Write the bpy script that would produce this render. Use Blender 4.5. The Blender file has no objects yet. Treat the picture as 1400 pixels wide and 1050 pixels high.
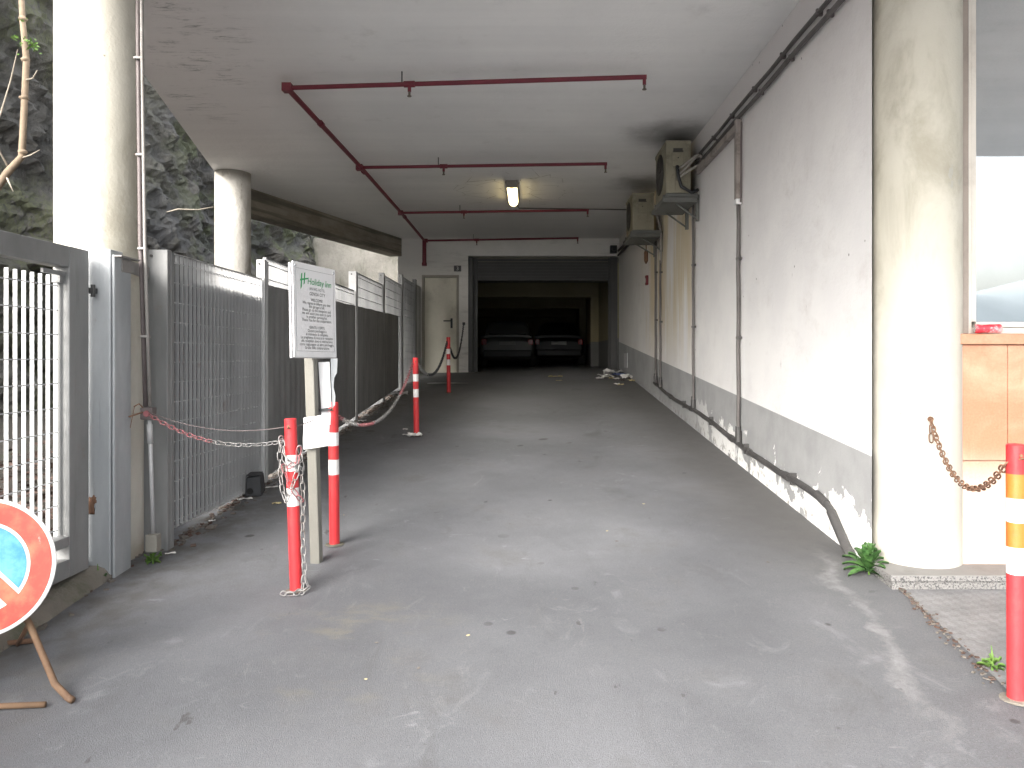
import bpy, math, random
from mathutils import Vector, Matrix, noise as mnoise
random.seed(7)
S = bpy.context.scene
COL = S.collection
R = math.radians
EYE = 1.6
VX, VY, F = 725.0, 487.0, 1000.0

def ground(x, y):
    yy = min(max(y, 0.0), 16.4)
    xx = min(max(x, -3.0), 2.1)
    return yy * (0.08 + 0.00123 * (xx - 2.0))

def at(px, py, d):
    return Vector(((px - VX) * d / F, d, EYE + (VY - py) * d / F))

def gpt(px, py):
    d = 5.0
    for _ in range(40):
        x = (px - VX) * d / F
        xx = min(max(x, -3.0), 2.1)
        k = (py - VY) / F + 0.08 + 0.00123 * (xx - 2.0)
        d = EYE / k
    x = (px - VX) * d / F
    return Vector((x, d, ground(x, d)))

# ------------------------------------------------------------------ materials
class E:
    def __init__(s, nb, sock): s.nb, s.s = nb, sock
    def _m(s, op, o, rev=False):
        n = s.nb.t.nodes.new('ShaderNodeMath'); n.operation = op
        a, b = (o, s) if rev else (s, o)
        for i, v in enumerate((a, b)):
            if isinstance(v, E): s.nb.t.links.new(v.s, n.inputs[i])
            elif v is not None: n.inputs[i].default_value = v
        return E(s.nb, n.outputs[0])
    def __add__(s, o): return s._m('ADD', o)
    def __radd__(s, o): return s._m('ADD', o)
    def __sub__(s, o): return s._m('SUBTRACT', o)
    def __rsub__(s, o): return s._m('SUBTRACT', o, True)
    def __mul__(s, o): return s._m('MULTIPLY', o)
    def __rmul__(s, o): return s._m('MULTIPLY', o)
    def __truediv__(s, o): return s._m('DIVIDE', o)
    def pw(s, o): return s._m('POWER', o)
    def mx(s, o): return s._m('MAXIMUM', o)
    def mn(s, o): return s._m('MINIMUM', o)
    def ab(s): return s._m('ABSOLUTE', None)
    def sin(s): return s._m('SINE', None)
    def frac(s): return s._m('FRACT', None)
    def sm(s, a, b):
        n = s.nb.t.nodes.new('ShaderNodeMapRange'); n.interpolation_type = 'SMOOTHSTEP'
        lo, hi, inv = (a, b, False) if a <= b else (b, a, True)
        n.inputs[1].default_value = lo; n.inputs[2].default_value = hi
        n.inputs[3].default_value = 1.0 if inv else 0.0; n.inputs[4].default_value = 0.0 if inv else 1.0
        s.nb.t.links.new(s.s, n.inputs[0])
        return E(s.nb, n.outputs[0])

class NB:
    def __init__(s, name, obj=False):
        s.m = bpy.data.materials.new(name); s.m.use_nodes = True; s.t = s.m.node_tree
        s.b = s.t.nodes['Principled BSDF']
        if obj:
            n = s.t.nodes.new('ShaderNodeTexCoord'); s.P = n.outputs['Object']
        else:
            n = s.t.nodes.new('ShaderNodeNewGeometry'); s.P = n.outputs['Position']
        q = s.t.nodes.new('ShaderNodeSeparateXYZ'); s.t.links.new(s.P, q.inputs[0])
        s.x, s.y, s.z = (E(s, q.outputs[i]) for i in range(3))
    def vec(s, st):
        if st == (1, 1, 1): return s.P
        n = s.t.nodes.new('ShaderNodeVectorMath'); n.operation = 'MULTIPLY'
        s.t.links.new(s.P, n.inputs[0]); n.inputs[1].default_value = st
        return n.outputs[0]
    def noise(s, scale, detail=6, rough=.6, st=(1, 1, 1), dist=0):
        n = s.t.nodes.new('ShaderNodeTexNoise'); n.inputs['Scale'].default_value = scale
        n.inputs['Detail'].default_value = detail; n.inputs['Roughness'].default_value = rough
        n.inputs['Distortion'].default_value = dist
        s.t.links.new(s.vec(st), n.inputs['Vector'])
        return E(s, n.outputs['Fac'])
    def voro(s, scale, feat='F1', st=(1, 1, 1)):
        n = s.t.nodes.new('ShaderNodeTexVoronoi'); n.feature = feat; n.inputs['Scale'].default_value = scale
        s.t.links.new(s.vec(st), n.inputs['Vector'])
        return E(s, n.outputs['Distance'])
    def mix(s, a, b, f):
        n = s.t.nodes.new('ShaderNodeMix'); n.data_type = 'RGBA'
        for i, v in ((6, a), (7, b)):
            if isinstance(v, E): s.t.links.new(v.s, n.inputs[i])
            else: n.inputs[i].default_value = (*v, 1)
        if isinstance(f, E): s.t.links.new(f.s, n.inputs[0])
        else: n.inputs[0].default_value = f
        return E(s, n.outputs[2])
    def scl(s, c, f):
        n = s.t.nodes.new('ShaderNodeMix'); n.data_type = 'RGBA'; n.blend_type = 'MULTIPLY'
        n.inputs[0].default_value = 1
        s.t.links.new(c.s, n.inputs[6]) if isinstance(c, E) else setattr(n.inputs[6], 'default_value', (*c, 1))
        s.t.links.new(f.s, n.inputs[7])
        return E(s, n.outputs[2])
    def out(s, col, rough=.8, bump=None, dist=.01, metal=0, strength=1.0, **kw):
        b = s.b
        if isinstance(col, E): s.t.links.new(col.s, b.inputs['Base Color'])
        else: b.inputs['Base Color'].default_value = (*col, 1)
        if isinstance(rough, E): s.t.links.new(rough.s, b.inputs['Roughness'])
        else: b.inputs['Roughness'].default_value = rough
        b.inputs['Metallic'].default_value = metal
        if bump is not None:
            n = s.t.nodes.new('ShaderNodeBump'); n.inputs['Distance'].default_value = dist
            n.inputs['Strength'].default_value = strength
            s.t.links.new(bump.s, n.inputs['Height']); s.t.links.new(n.outputs[0], b.inputs['Normal'])
        for k, v in kw.items(): b.inputs[k.replace('_', ' ')].default_value = v
        return s.m

def simple(name, c, rough=.6, var=.25, scale=12, dirt=None, damt=.5, metal=0, bump=.002, obj=True, dscale=3.0, **kw):
    n = NB(name, obj)
    f = n.noise(scale, 5)
    col = n.scl(c, f * (2 * var) + (1 - var))
    if dirt:
        col = n.mix(col, dirt, n.noise(dscale, 8, .7).sm(.48, .7) * damt)
    return n.out(col, n.noise(scale * 2, 3) * .3 + (rough - .15), n.noise(scale * 6, 4), bump, metal, **kw)

MT = {}
def build_materials():
    # asphalt
    n = NB('asphalt')
    big = n.noise(.55, 5, .55); med = n.noise(2.2, 6, .65); fine = n.noise(130, 4, .8); grit = n.voro(170)
    c = n.mix((.108, .112, .122), (.196, .202, .216), big.sm(.3, .72))
    c = n.scl(c, n.noise(.35, 3).sm(.3, .7) * .2 + .86)
    c = n.mix(c, (.105, .103, .102), med.sm(.52, .78) * .6)
    c = n.mix(c, (.29, .29, .295), n.noise(5.5, 8, .75, (1, .45, 1), 1.2).sm(.58, .78) * .45)   # pale worn scuffs
    c = n.scl(c, fine * 1.1 + .45)
    c = n.mix(c, (.33, .33, .33), n.voro(80).sm(.2, .06) * n.noise(30, 2).sm(.46, .6) * .5)          # pale aggregate
    c = n.mix(c, (.035, .034, .034), n.voro(3.1, 'SMOOTH_F1').sm(.085, .05) * n.noise(.8, 2).sm(.42, .55) * .8)  # oil drips
    c = n.mix(c, (.045, .044, .043), n.noise(7, 4, .6, (1, .6, 1)).sm(.69, .74) * .7)
    c = n.mix(c, (.24, .21, .14), n.noise(2.6, 6, .7, (.7, 1.3, 1)).sm(.52, .70) * (n.x + .95).ab().sm(.75, .2) * n.y.sm(4.1, 3.6) * n.y.sm(2.7, 3.1) * .35)   # sandy stain
    c = n.mix(c, (.30, .305, .32), n.noise(6.5, 8, .72, (.6, 1.5, 1), .8).sm(.60, .68) * n.noise(1.3, 4).sm(.5, .62) * .55)
    c = n.mix(c, (.07, .07, .07), n.noise(4.5, 6, .7, (.8, 1.4, 1)).sm(.665, .70) * n.noise(1.1, 3).sm(.48, .58) * .7)
    # darker grime along the kerb side under the building
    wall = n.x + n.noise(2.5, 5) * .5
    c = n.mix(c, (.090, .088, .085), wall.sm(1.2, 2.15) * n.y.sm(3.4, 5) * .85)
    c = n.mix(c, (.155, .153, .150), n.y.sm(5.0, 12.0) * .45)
    c = n.scl(c, n.y.sm(2.5, 6) * .30 + .82)  # darker front, paler deep floor: daylight reach painted into the colour
    c = n.mix(c, (.27, .275, .29), n.noise(2.8, 8, .72, (1.2, .8, 1), 1.0).sm(.56, .74) * n.y.sm(6, 3.5) * .40)
    c = n.mix(c, (.075, .075, .075), n.noise(1.7, 8, .72, (1.3, .7, 1), .8).sm(.56, .74) * .45)
    c = n.mix(c, (.09, .085, .075), n.x.sm(-1.7, -2.3) * n.noise(6, 6).sm(.35, .65) * .8)
    # pale runoff line
    ln = (n.x - 1.78 + (n.y - 4.3) * -.16 + (n.noise(2.3, 5, .7) - .5) * .55).ab()
    c = n.mix(c, (.36, .36, .36), ln.sm(.075, .0) * n.y.sm(4.9, 4.2) * n.y.sm(2.3, 3.2) * (n.noise(7, 6, .7).sm(.3, .7) * .7 + .1) * .55)
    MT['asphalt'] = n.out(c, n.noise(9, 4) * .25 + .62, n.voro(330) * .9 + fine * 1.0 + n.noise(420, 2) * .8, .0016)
    # pavement
    n = NB('studded_pavement')
    u = (n.x * .98 + n.y * .2) * 17; v = (n.y * .98 - n.x * .2) * 17
    d = ((u.frac() - .5).ab() + (v.frac() - .5).ab())
    c = n.mix((.15, .15, .155), (.21, .21, .215), n.noise(3, 6, .7).sm(.35, .65))
    c = n.scl(c, d.sm(.7, .35) * .10 + .92)
    c = n.scl(c, n.noise(110, 3) * .8 + .6)
    MT['pavement'] = n.out(c, .75, d.sm(.7, .35), .0012)
    # right wall
    n = NB('white_plaster_wall')
    h = n.z - n.y * .0746 - .694
    lowz = n.z - n.y * .08
    c = n.mix((.80, .795, .80), (.87, .865, .86), n.noise(1.3, 6, .6).sm(.35, .65))
    c = n.mix(c, (.66, .635, .625), n.noise(3.2, 8, .7, (1, .7, 1)).sm(.52, .8) * .6)
    c = n.mix(c, (.55, .52, .50), n.noise(1.0, 8, .7, (1, .5, 1.1), 1).sm(.56, .74) * n.z.sm(1.8, 3.0) * .45)
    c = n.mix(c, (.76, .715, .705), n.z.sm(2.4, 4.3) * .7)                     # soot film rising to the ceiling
    st = n.noise(7, 5, .7, (1, 1, .06))
    ac = n.y.sm(8.7, 9.3) * n.y.sm(13.6, 11.6)
    c = n.mix(c, (.66, .57, .40), ac * n.noise(2.2, 4, .6, (1, 1, .12)).sm(.36, .58) * n.z.sm(1.2, 2.6) * .9)
    c = n.mix(c, (.30, .24, .17), ac * st.sm(.60, .72) * n.z.sm(1.4, 3.4) * .8)
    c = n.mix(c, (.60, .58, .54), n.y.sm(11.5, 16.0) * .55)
    c = n.mix(c, (.30, .29, .27), n.noise(16, 6, .75, (1, 1, .3)).sm(.62, .74) * .5)
    c = n.mix(c, (.22, .21, .19), n.voro(5.3).sm(.06, .035) * n.noise(1.7, 3).sm(.5, .56) * .8)
    dado = n.mix((.315, .32, .325), (.375, .38, .385), n.noise(2.5, 5).sm(.35, .65))
    dado = n.mix(dado, (.22, .21, .2), n.noise(9, 7, .75, (1, 1, .35)).sm(.58, .74) * lowz.sm(.6, .15) * .8)
    dado = n.mix(dado, (.25, .25, .25), n.noise(22, 5, .7, (1, 1, .2)).sm(.66, .74) * .6)
    c = n.mix(c, dado, (h + (n.noise(40, 3) - .5) * .006).sm(.004, -.004))
    pe = n.noise(3.3, 7, .62, (1, 1, 1), .6)
    peel = (pe + lowz.sm(.5, .05) * .22 + n.y.sm(5.4, 4.5) * .06).sm(.655, .668) * lowz.sm(.48, .36) * n.y.sm(9.5, 7)
    c = n.mix(c, (.86, .86, .85), peel)
    c = n.mix(c, (.20, .185, .165), n.noise(11, 7, .7).sm(.5, .62) * lowz.sm(.16, .03) * .8)
    MT['wall'] = n.out(c, .85, n.noise(45, 5) * .35 + n.noise(5, 4) - peel * .5, .006)
    # ceiling
    n = NB('grey_plaster_ceiling')
    edge = n.x + n.y * .247 + 1.925          # distance to the open left edge
    c = n.mix((.83, .83, .83), (.89, .888, .882), n.noise(.8, 6, .6).sm(.3, .7))
    c = n.mix(c, (.58, .575, .56), n.noise(2.4, 8, .72).sm(.55, .8) * .5)
    lines = n.noise(3.2, 6, .7, (.5, 2.6, 1), .6)
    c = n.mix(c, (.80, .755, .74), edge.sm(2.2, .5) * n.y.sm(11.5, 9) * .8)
    pch = n.noise(1.6, 6, .7).sm(.44, .58) * edge.sm(1.35, .75) * edge.sm(.02, .15) * n.y.sm(4.8, 5.4)
    c = n.mix(c, (.25, .24, .235), (lines * .55 + n.noise(9, 8, .8, (.5, 2.2, 1), .8) * .8).sm(.68, .82) * pch * n.y.sm(8.6, 7.4) * .8)
    for (sx, sy, r) in ((1.72, 8.7, .75), (1.7, 11.1, .65)):
        dd = ((n.x - sx) * (n.x - sx) + (n.y - sy) * (n.y - sy) * .8).pw(.5) + (n.noise(3, 5) - .5) * .5
        c = n.mix(c, (.12, .115, .105), dd.sm(r, .05) * .75)
    c = n.scl(c, n.noise(2.5, 4, .6, (.06, 1.6, 1)) * .16 + .92)          # shuttering lines
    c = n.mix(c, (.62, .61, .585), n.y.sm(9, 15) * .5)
    lamp = ((n.x + .28) * (n.x + .28) + (n.y - 11.6) * (n.y - 11.6) * .6).pw(.5)
    crack = n.voro(2.6, 'DISTANCE_TO_EDGE').sm(.02, .0) * n.noise(3, 4).sm(.45, .55)
    c = n.mix(c, (.16, .14, .11), crack * lamp.sm(1.3, .5) * .8)
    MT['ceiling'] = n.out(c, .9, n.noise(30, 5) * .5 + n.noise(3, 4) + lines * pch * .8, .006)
    # back wall
    n = NB('sooty_white_wall')
    c = n.mix((.70, .685, .65), (.77, .755, .72), n.noise(1.6, 6).sm(.3, .7))
    c = n.mix(c, (.42, .40, .375), n.noise(3.5, 8, .7, (.4, 1, 2.2)).sm(.5, .75) * .6)
    c = n.mix(c, (.64, .63, .61), n.x.sm(-1.9, -2.5) * .6)
    MT['backwall'] = n.out(c, .9, n.noise(25, 5) + n.noise(1.8, 3, .5, (.2, 1, 9)) * .8, .006)
    # concrete column paint
    n = NB('cream_column_paint')
    c = n.mix((.44, .425, .375), (.53, .515, .465), n.noise(1.6, 6, .6).sm(.35, .65))
    up = n.z.sm(1.2, 2.3)
    c = n.mix(c, (.52, .50, .425), up * .6)
    c = n.mix(c, (.33, .31, .25), n.noise(2.2, 7, .65, (1, 1, .6), .5).sm(.44, .68) * up * .85)
    c = n.mix(c, (.30, .285, .235), n.noise(6, 9, .8, (1, 1, .8)).sm(.57, .78) * up * .45)
    c = n.mix(c, (.38, .38, .35), n.noise(3.6, 5, .55, (1, 1, .5)).sm(.70, .71) * n.z.sm(1.2, 1.5) * .7)   # flaked paint
    c = n.mix(c, (.22, .19, .15), n.voro(7).sm(.07, .04) * n.noise(2, 3).sm(.5, .55) * .8)
    c = n.mix(c, (.36, .33, .27), n.noise(7, 8, .75, (1, 1, .14)).sm(.62, .76) * .35)
    c = n.mix(c, (.30, .27, .21), (n.z - n.y * .08 + (n.noise(9, 5) - .5) * .14).sm(.10, .0) * .7)
    MT['column'] = n.out(c, .8, n.noise(40, 5) * .4 + n.noise(4, 4), .006)
    n = NB('flaking_column_paint')
    c = n.mix((.50, .48, .44), (.62, .605, .565), n.noise(2, 6).sm(.35, .65))
    c = n.mix(c, (.17, .145, .11), n.noise(6, 9, .8, (1, 1, .25), .6).sm(.55, .66) * .85)
    c = n.mix(c, (.22, .20, .17), n.z.sm(4.05, 4.22) * .8)
    MT['column_b'] = n.out(c, .85, n.noise(20, 6), .012)
    n = NB('bare_concrete_beam')
    c = n.mix((.22, .195, .155), (.33, .30, .245), n.noise(2, 7, .65, (1, 1, 3)).sm(.3, .7))
    c = n.mix(c, (.07, .065, .055), n.noise(1.1, 4, .5, (.25, .25, 9)).sm(.5, .62) * .6)
    MT['beam'] = n.out(c, .9, n.noise(14, 6) + n.noise(1.2, 2, .5, (.2, .2, 12)) * 1.2, .012)
    n = NB('weathered_concrete')
    c = n.mix((.15, .142, .125), (.24, .23, .205), n.noise(1.6, 7, .7).sm(.3, .7))
    c = n.mix(c, (.06, .065, .04), n.noise(2.2, 8, .7, (1, 1, .3)).sm(.5, .72) * .8)
    MT['concrete'] = n.out(c, .9, n.noise(12, 6), .02)
    # rock
    n = NB('mossy_rock')
    a = n.noise(1.6, 10, .72, (1, 1.1, .8), .8); b = n.noise(7, 10, .78, (1.2, 1.2, .6), 1.0)
    c = n.mix((.078, .075, .069), (.178, .170, .155), a.sm(.36, .64))
    c = n.mix(c, (.26, .25, .235), b.sm(.55, .72) * .6)
    c = n.mix(c, (.028, .028, .027), n.noise(4.2, 10, .75, (1.3, 1.3, .6), 1.2).sm(.54, .66) * .75)
    gr = n.noise(.75, 6, .6).sm(.42, .58) * n.y.sm(5.5, 8) * n.y.sm(14.5, 12)
    c = n.mix(c, (.15, .165, .085), gr * b.sm(.38, .56) * .75)
    c = n.mix(c, (.14, .16, .09), n.y.sm(13.5, 15) * n.noise(1.7, 5).sm(.45, .55) * .8)
    c = n.mix(c, (.17, .168, .172), n.noise(1.1, 5).sm(.50, .60) * n.y.sm(12, 13) * .6)
    MT['rock'] = n.out(c, .92, a * 1.0 + b * .9 + n.noise(26, 8, .75) * .35, .13)
    # galvanised metals
    def galv(name, ca, cb, streak=.4, rust=.0, metal=.35, rough=.55):
        n = NB(name)
        c = n.mix(ca, cb, n.noise(3, 6, .6, (1, 1, .3)).sm(.3, .7))
        c = n.mix(c, tuple(v * .45 for v in ca), n.noise(14, 6, .7, (1, 1, .07)).sm(.55, .75) * streak)
        if rust: c = n.mix(c, (.22, .085, .045), n.noise(4, 8, .75).sm(.6, .72) * rust)
        return n.out(c, n.noise(8, 4) * .3 + rough - .15, n.noise(30, 4), .002, metal)
    MT['galv'] = galv('galvanised_grating', (.47, .475, .48), (.58, .585, .59), .55, .4)
    MT['galv_light'] = galv('bright_galvanised_grating', (.46, .47, .475), (.58, .59, .595), .15, .1, .1)
    MT['galv_post'] = galv('galvanised_post', (.32, .34, .355), (.48, .50, .515), .5, .35, .2)
    MT['galv_pale'] = galv('pale_galvanised_post', (.36, .365, .37), (.50, .505, .51), .4, .1, .2)
    MT['gate_frame'] = galv('grey_gate_steel', (.20, .205, .205), (.28, .285, .285), .4, .2, .2)
    MT['sheet'] = galv('dark_sheet', (.17, .172, .173), (.25, .252, .253), .5, 0, .1, .6)
    MT['far_panel'] = galv('far_grating', (.22, .225, .23), (.33, .335, .34), .5, .2)
    MT['conduit'] = simple('grey_conduit', (.24, .23, .22), .55, .2, 10, (.12, .10, .08), .5)
    MT['conduit_dark'] = simple('dark_conduit', (.13, .11, .11), .6, .25, 10, (.06, .05, .045), .6)
    MT['pipe_dark'] = simple('dirty_drain_pipe', (.060, .058, .058), .5, .3, 14, (.14, .135, .13), .5, obj=False)
    MT['pipe_grey'] = simple('dusty_grey_pipe', (.125, .115, .112), .6, .3, 12, (.06, .055, .05), .6, obj=False)
    MT['trunk'] = simple('beige_trunking', (.34, .30, .275), .6, .25, 9, (.10, .08, .07), .75, obj=False)
    MT['red_pipe'] = simple('red_sprinkler_paint', (.15, .017, .030), .55, .25, 9, (.08, .015, .022), .4, obj=False)
    MT['brass'] = simple('dull_brass', (.12, .10, .08), .5, .2, 20)
    MT['bollard_red'] = simple('red_bollard_paint', (.60, .034, .04), .45, .2, 7, (.32, .06, .055), .65, dscale=6)
    MT['bollard_white'] = simple('white_bollard_band', (.78, .77, .76), .5, .1, 12, (.42, .39, .36), .55, dscale=14)
    MT['bollard_orange'] = simple('orange_reflective_band', (.80, .16, .03), .4, .2, 14, (.6, .1, .04), .5)
    MT['steel'] = simple('chain_steel', (.34, .335, .33), .4, .2, 40, (.2, .15, .11), .5, metal=.5)
    MT['chain_red'] = simple('red_chain_paint', (.30, .10, .11), .55, .3, 40, (.32, .26, .25), .7, dscale=30)
    MT['rust'] = simple('rusty_iron', (.19, .105, .065), .85, .35, 25, (.09, .05, .035), .7)
    MT['rust_light'] = simple('rusty_stand_tube', (.17, .105, .062), .85, .35, 15, (.07, .035, .022), .7)
    MT['white_board'] = simple('white_sign_board', (.80, .80, .81), .45, .04, 6, (.66, .66, .65), .35)
    MT['board_edge'] = simple('grey_sign_edge', (.50, .50, .51), .6, .15, 8)
    MT['logo'] = simple('green_sign_print', (.03, .34, .11), .5, .1, 20)
    MT['ink'] = simple('dark_sign_print', (.075, .075, .08), .6, .1, 20)
    MT['ink_grey'] = simple('grey_sign_print', (.22, .22, .23), .6, .1, 20)
    MT['sign_post'] = simple('weathered_sign_post', (.20, .194, .17), .65, .15, 6, (.13, .122, .105), .5)
    MT['paper'] = simple('sun_bleached_paper', (.80, .80, .79), .8, .05, 8, (.58, .57, .54), .3)
    n = NB('traffic_red', True)
    c = n.mix((.62, .07, .05), (.72, .20, .11), n.noise(6, 6).sm(.4, .65))
    c = n.mix(c, (.75, .52, .47), n.noise(16, 8, .8, (1, 1, .4)).sm(.62, .72) * .7)
    MT['traffic_red'] = n.out(c, .45)
    n = NB('traffic_blue', True)
    c = n.mix((.05, .27, .50), (.16, .46, .66), n.noise(7, 7, .7).sm(.35, .65))
    c = n.mix(c, (.03, .12, .3), n.noise(14, 6).sm(.62, .72) * .7)
    MT['traffic_blue'] = n.out(c, .45)
    MT['traffic_white'] = simple('traffic_white', (.80, .79, .78), .5, .06, 9, (.55, .5, .47), .5)
    # AC and small metal
    MT['ac'] = simple('yellowed_ac_casing', (.27, .25, .185), .65, .2, 9, (.12, .10, .065), .75, dscale=5)
    MT['ac_dark'] = simple('ac_grille', (.06, .055, .05), .7, .2, 20)
    MT['ac_bracket'] = simple('dirty_bracket', (.14, .145, .135), .7, .3, 12, (.07, .065, .06), .5)
    MT['lag'] = simple('grey_pipe_lagging', (.32, .30, .27), .8, .2, 20, (.16, .14, .12), .5)
    MT['black_plastic'] = simple('black_plastic', (.03, .032, .036), .5, .2, 14)
    MT['lamp_case'] = simple('lamp_casing', (.22, .20, .17), .6, .2, 10)
    n = NB('lit_diffuser')
    n.out((.9, .85, .7), .5); n.b.inputs['Emission Color'].default_value = (1, .80, .40, 1); n.b.inputs['Emission Strength'].default_value = 6.0
    MT['diffuser'] = n.m
    # doors, garage
    n = NB('cream_metal_door')
    c = n.mix((.58, .555, .46), (.68, .65, .55), n.noise(1.3, 6, .6).sm(.35, .65))
    c = n.mix(c, (.38, .355, .29), n.noise(2.6, 7, .7).sm(.52, .74) * .5)
    MT['door'] = n.out(c, .55, n.noise(20, 4), .002)
    MT['door_frame'] = simple('door_frame', (.33, .31, .26), .6, .2, 8, obj=False)
    MT['dark_metal'] = simple('dark_roller_metal', (.055, .055, .055), .55, .3, 6, obj=False)
    n = NB('yellow_garage_wall')
    c = n.mix((.25, .22, .13), (.30, .265, .165), n.noise(1.2, 5).sm(.3, .7))
    c = n.mix(c, (.16, .16, .15), n.z.sm(2.02, 2.0))
    MT['garage'] = n.out(c, .8)
    MT['garage_ceil'] = simple('garage_ceiling', (.18, .17, .135), .9, .2, 2, obj=False)
    MT['plate_dark'] = simple('house_number_plate', (.075, .075, .08), .5, .2, 10)
    # facade
    n = NB('peach_marble')
    v = n.noise(1.5, 8, .65, (1, 1, .8), 1.8); w = n.noise(6, 8, .7, (1, 1, .6), 1)
    c = n.mix((.44, .195, .115), (.53, .30, .20), v.sm(.35, .65))
    c = n.mix(c, (.40, .13, .05), w.sm(.54, .72) * .5)
    c = n.mix(c, (.56, .44, .37), n.z.sm(1.10, .85) * .8)  # foot whitened: strong daylight painted into the marble colour
    c = n.scl(c, n.noise(80, 3) * .4 + .8)
    MT['marble'] = n.out(c, .4, n.noise(30, 4), .001)
    n = NB('speckled_granite')
    c = n.mix((.21, .205, .20), (.05, .05, .05), n.noise(90, 3, .7).sm(.50, .6))
    c = n.mix(c, (.30, .295, .29), n.voro(70).sm(.25, .1) * .6)
    MT['granite'] = n.out(c, .5, n.noise(90, 3), .001)
    MT['plinth_top'] = simple('grey_plinth_top', (.22, .215, .21), .8, .2, 5, (.13, .125, .12), .5, obj=False)
    MT['brown_frame'] = simple('brown_window_surround', (.25, .215, .19), .7, .2, 5, (.13, .11, .10), .6, obj=False)
    MT['alu'] = simple('pale_aluminium', (.58, .55, .50), .45, .12, 10, (.34, .30, .26), .4, obj=False, metal=.2)
    n = NB('reflective_window_glass')
    c = n.mix((.50, .53, .54), (.56, .59, .60), n.noise(2, 5).sm(.3, .7))
    MT['glass'] = n.out(c, n.noise(5, 5) * .03 + .0, n.noise(1.0, 2), .0004, 1.0)
    MT['can_red'] = simple('red_drinks_can', (.60, .03, .05), .35, .15, 30, (.78, .74, .74), .8, dscale=25)
    MT['can_metal'] = simple('can_metal', (.6, .6, .6), .3, .1, 30, metal=.8)
    # plants
    def leaf(name, a, b):
        n = NB(name)
        c = n.mix(a, b, n.noise(24, 3).sm(.35, .65))
        m = n.out(c, .5); n.b.inputs['Subsurface Weight'].default_value = 0
        return m
    MT['weed'] = leaf('weed_leaf', (.030, .085, .022), (.080, .175, .050))
    MT['leaf_light'] = leaf('fresh_leaf', (.08, .17, .03), (.15, .26, .06))
    MT['bark'] = simple('pale_bark', (.24, .185, .13), .9, .3, 30, (.12, .09, .07), .6, obj=False)
    MT['twig'] = simple('dry_twig', (.36, .32, .26), .9, .2, 30)
    MT['litter_leaf'] = simple('dead_leaves', (.075, .045, .035), .9, .5, 4, (.20, .16, .14), .7, obj=False)
    MT['dirt'] = simple('dirt', (.055, .048, .040), .95, .4, 12, (.05, .06, .03), .6, obj=False, bump=.02)
    MT['gravel'] = simple('grit', (.14, .125, .11), .9, .5, 9, (.08, .075, .06), .7, obj=False)
    MT['white_trash'] = simple('crumpled_white_paper', (.78, .77, .75), .8, .1, 12, (.5, .47, .43), .4, obj=False)
    MT['yellow_trash'] = simple('yellowed_paper', (.55, .47, .26), .8, .15, 12)
    MT['blue_trash'] = simple('blue_wrapper', (.10, .13, .26), .6, .15, 12)
    MT['kerb'] = simple('dirty_kerb_concrete', (.19, .175, .15), .95, .35, 7, (.07, .085, .04), .7, obj=False, bump=.01)
    # cars
    MT['car_silver'] = simple('silver_car_paint', (.13, .13, .125), .45, .05, 3, metal=.2)
    MT['car_black'] = simple('black_car_paint', (.006, .006, .007), .35, .05, 3, Specular_IOR_Level=.25)
    MT['car_glass'] = simple('dark_car_glass', (.008, .008, .009), .2, .05, 3, Specular_IOR_Level=.3)
    MT['tyre'] = simple('tyre_rubber', (.015, .015, .015), .85, .1, 20)
    MT['rim'] = simple('wheel_rim', (.25, .25, .26), .4, .1, 10, metal=.7)
    MT['tail_red'] = simple('tail_light_red', (.28, .015, .015), .25, .1, 10)
    MT['number_plate'] = simple('number_plate', (.30, .30, .29), .5, .05, 10)
    MT['hill'] = simple('hazy_hill', (.36, .39, .40), .95, .2, .05, obj=False)
build_materials()

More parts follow.
